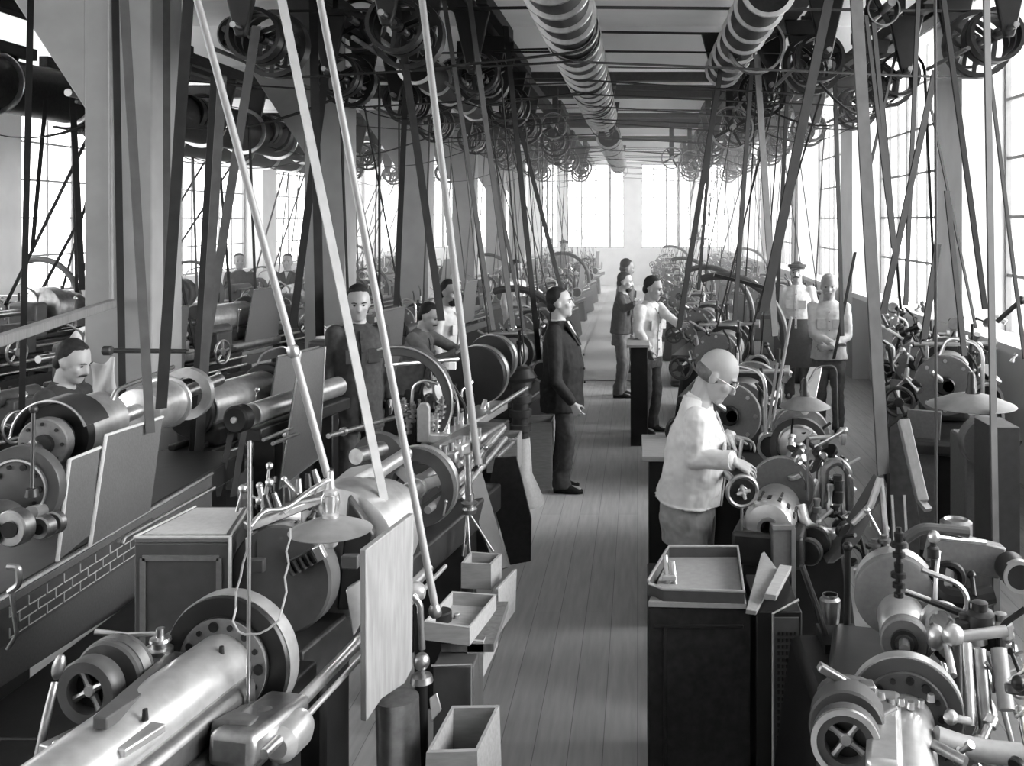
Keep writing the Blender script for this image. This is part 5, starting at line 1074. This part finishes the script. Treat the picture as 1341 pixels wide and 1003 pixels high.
strand(1292,10,1305,809,11,G,4.4,'longest grey belt at the right edge reaching the nearest machine')
strand(1295,85,1342,470,6,G,5.5,'grey belt at the right edge across the nearest window',4.25)
strand(1228,320,1210,444,11,D,6.6,'short black belt leaning before the right wall',None)
strand(1240,250,1263,466,9,D,6.4,'dark belt leaning at the foot of nearest right pier',None)
strand(1186,14,1136,234,4,D,9,'thin dark belt crossing the pair by the right window')
strand(1120,330,1092,470,4,D,10.0,'thin dark strap in front of the grey haired worker',None)
strand(944,90,889,430,7,D,9.3,'dark belt from the short drum down towards the aisle')
strand(990,60,1015,440,9,G,8.6,'grey belt hanging from the broad pulley')
strand(985,80,962,420,6,D,8.8,'dark belt hanging left of the broad pulley')
strand(935,120,915,380,4,D,11,'thin dark belt left of the large open pulley')
strand(1034,60,1016,430,5,D,10.5,'thin dark belt left of the capped worker')
strand(1092,60,1103,440,6,D,9.5,'dark upright belt left of the plank-like belt')
strand(1215,120,1278,430,4,D,8,'thin belt against the nearest right pier')
strand(380,690,0,0,1,D,3,'x') if 0 else None
strand(307,545,285,650,6,G,5.9,'left run of the belt below the dark end pulley at left',None)
strand(322,550,305,650,6,G,5.9,'right run of the belt below the dark end pulley at left',None)
strand(40,10,28,560,6,D,7,'dark belt at the far left edge')
strand(95,130,108,380,6,D,9.2,'dark belt in front of the left windows')
strand(60,130,42,330,4,D,10,'thin dark belt over the left windows')
# poles
def pole(x0,y0,x1,y1,wpx,d,label,collar=None,m='pole_wood'):
    p0,p1=W(x0,y0,d),W(x1,y1,d); p0=p1+(p0-p1)*((4.2-p1.z)/(p0.z-p1.z))
    R=thing('shifter_pole',p1,label,'pole'); MB().cyl(p0,p1,wpx*K(d)/2*.9,wpx*K(d)/2,n=16).build('pole',M[m],R)
    if collar: a=(p0-p1).normalized(); c=W(*collar,d); r=wpx*K(d)*.8; MB().rev(c-a*r,a,[(0,0),(r*.7,0),(r,r*.5),(r,r*1.5),(r*.7,r*2),(0,r*2)],16).build('collar',M['steel_dull'],R,40)
pole(261,10,429,624,10,3.35,'pale wooden shifter pole leaning down to the bench lamp',(384,460))
pole(421,10,572,806,10,3.5,'pale wooden shifter pole with collar ending in the shallow tray',(570,800))
pole(554,10,626,608,10,5.05,'pale wooden shifter pole right of the others, ending above the sloping grey board')
pole(1036,415,1008,560,3,6.0,'x') if 0 else None
for x0,y0,x1,y1,l in ((1036,415,1012,550,'thin pale rod leaning behind the small tin lamp shade'),(1018,475,1006,560,'shorter thin pale rod beside the leaning one')): strand(x0,y0,x1,y1,4,P,6.1,l,None,flat=False,name='rod',cat='rod')
# belts from the countershafts down to the rows
kb=0
for (kind,x,y,deg,s) in MACH:
    if y<8.2: continue
    c=min(cs,key=lambda c:abs(c[0]-x)*3+abs(c[1]-y)*1.2)
    off=.05; yb=y-.3
    z=1.1*s; kb+=1
    near='nearer' if y<12 else 'far'
    o=belt_loop((c[0],yb,c[2]),.2,(x,yb,z),.15,.07,D if kb%3 else G,'leather belt loop down to the %s, %.0f paces back'%(FEAT[kind],y),'machine belts'); o['label']='belt from ceiling to '+[q for q in bpy.data.objects if q.get('category')=='machine tool' and abs(q.location.x-x)<.01 and abs(q.location.y-y)<.01][0]['label'].split(', ')[1]
    if kb%2==0 and y>9:
        o=belt_loop((c[0]-.25,yb+.55,c[2]),.12,(x+.24*s,yb+.5,.92*s),.09,.05,D,'x','machine belts'); o['label']='narrow second belt to '+[q for q in bpy.data.objects if q.get('category')=='machine tool' and abs(q.location.x-x)<.01 and abs(q.location.y-y)<.01][0]['label'].split(', ')[1]
# flat cross belts from drum to countershafts
i=0
for (x,y,z) in cs:
    if -3.2<x<2.9 and y>7:
        i+=1; xd,zd,rd=-.5,3.8,.21
        yy=y+.05
        b=belt_loop((xd,yy,zd),rd,(x,yy,z),.26,.08,D if i%4 else G,'x','cross belts under the ceiling')
        row_={True:'left',False:'right'}[x<0]
        b['label']='cross belt to countershaft '+[q for q in bpy.data.objects if q.get('category')=='countershaft' and abs(q.location.x-x)<.01 and abs(q.location.y-y)<.01][0]['label'].split(', ')[1]

# slack belts between neighbouring countershafts
kn={}
def nm(c,w):
    k=('windows' if c[0]<-4 else 'left' if c[0]<0 else 'right',w); kn[k]=kn.get(k,0)+1
    return '%s %s cross belt counted %s'%(ORD[kn[k]-1],w,{'windows':'among countershafts beyond the first column','left':'among countershafts left of the hooped drum','right':'among countershafts right of the hooped drum'}[k[0]])
n=0
cs.sort(key=lambda c:c[1])
for i,a in enumerate(cs):
    for b in cs[i+1:]:
        if abs(a[1]-b[1])<1.4 and 0.6<abs(a[0]-b[0])<2.2 and abs(a[2]-b[2])<.3 and a[1]>8:
            n+=1; p=V((a[0],a[1]-.3,a[2]-.2)); q=V((b[0],b[1]-.3,b[2]-.2)); pts=[p+(q-p)*t+Z_*(-.22*math.sin(math.pi*t)) for t in [k/10 for k in range(11)]]
            bb=MB(); bb.band(pts,.08,Y_,.008); one(bb,'cross_belt',M[D],nm(a,'slack'),'belt','slack cross belts')
            if n%2:
                p=p+Z_*.38+Y_*.4; q=q+Z_*.1+Y_*.4; bb=MB(); bb.band([p,q],.09,Y_,.008); one(bb,'cross_belt',M[D],nm(a,'taut'),'belt','taut cross belts')
# ---------- daylight: low hazy sun through the right-hand windows ----------
ld=bpy.data.lights.new('sun','SUN'); so=bpy.data.objects.new('sun',ld); C.objects.link(so)
ld.energy=3.4; ld.angle=math.radians(44)
so.rotation_euler=V((-.92,.07,-.30)).to_track_quat('-Z','Y').to_euler(); so.location=(12,6,9)
# ---------- smoky air towards the far end of the hall ----------
hz=bpy.data.materials.new('haze'); hz.use_nodes=True; nt=hz.node_tree; nt.nodes.clear()
o_=nt.nodes.new('ShaderNodeOutputMaterial'); v_=nt.nodes.new('ShaderNodeVolumeScatter'); v_.inputs['Density'].default_value=.016; v_.inputs['Anisotropy'].default_value=.3
nt.links.new(v_.outputs[0],o_.inputs['Volume']); M['haze']=hz
h=MB().span((XL+.3,10.5,.02),(3.15,YB-.02,4.2)).build('haze',hz); h['kind']='stuff'; h['label']='thin smoky haze in the far half of the hall'
sc.cycles.volume_bounces=1
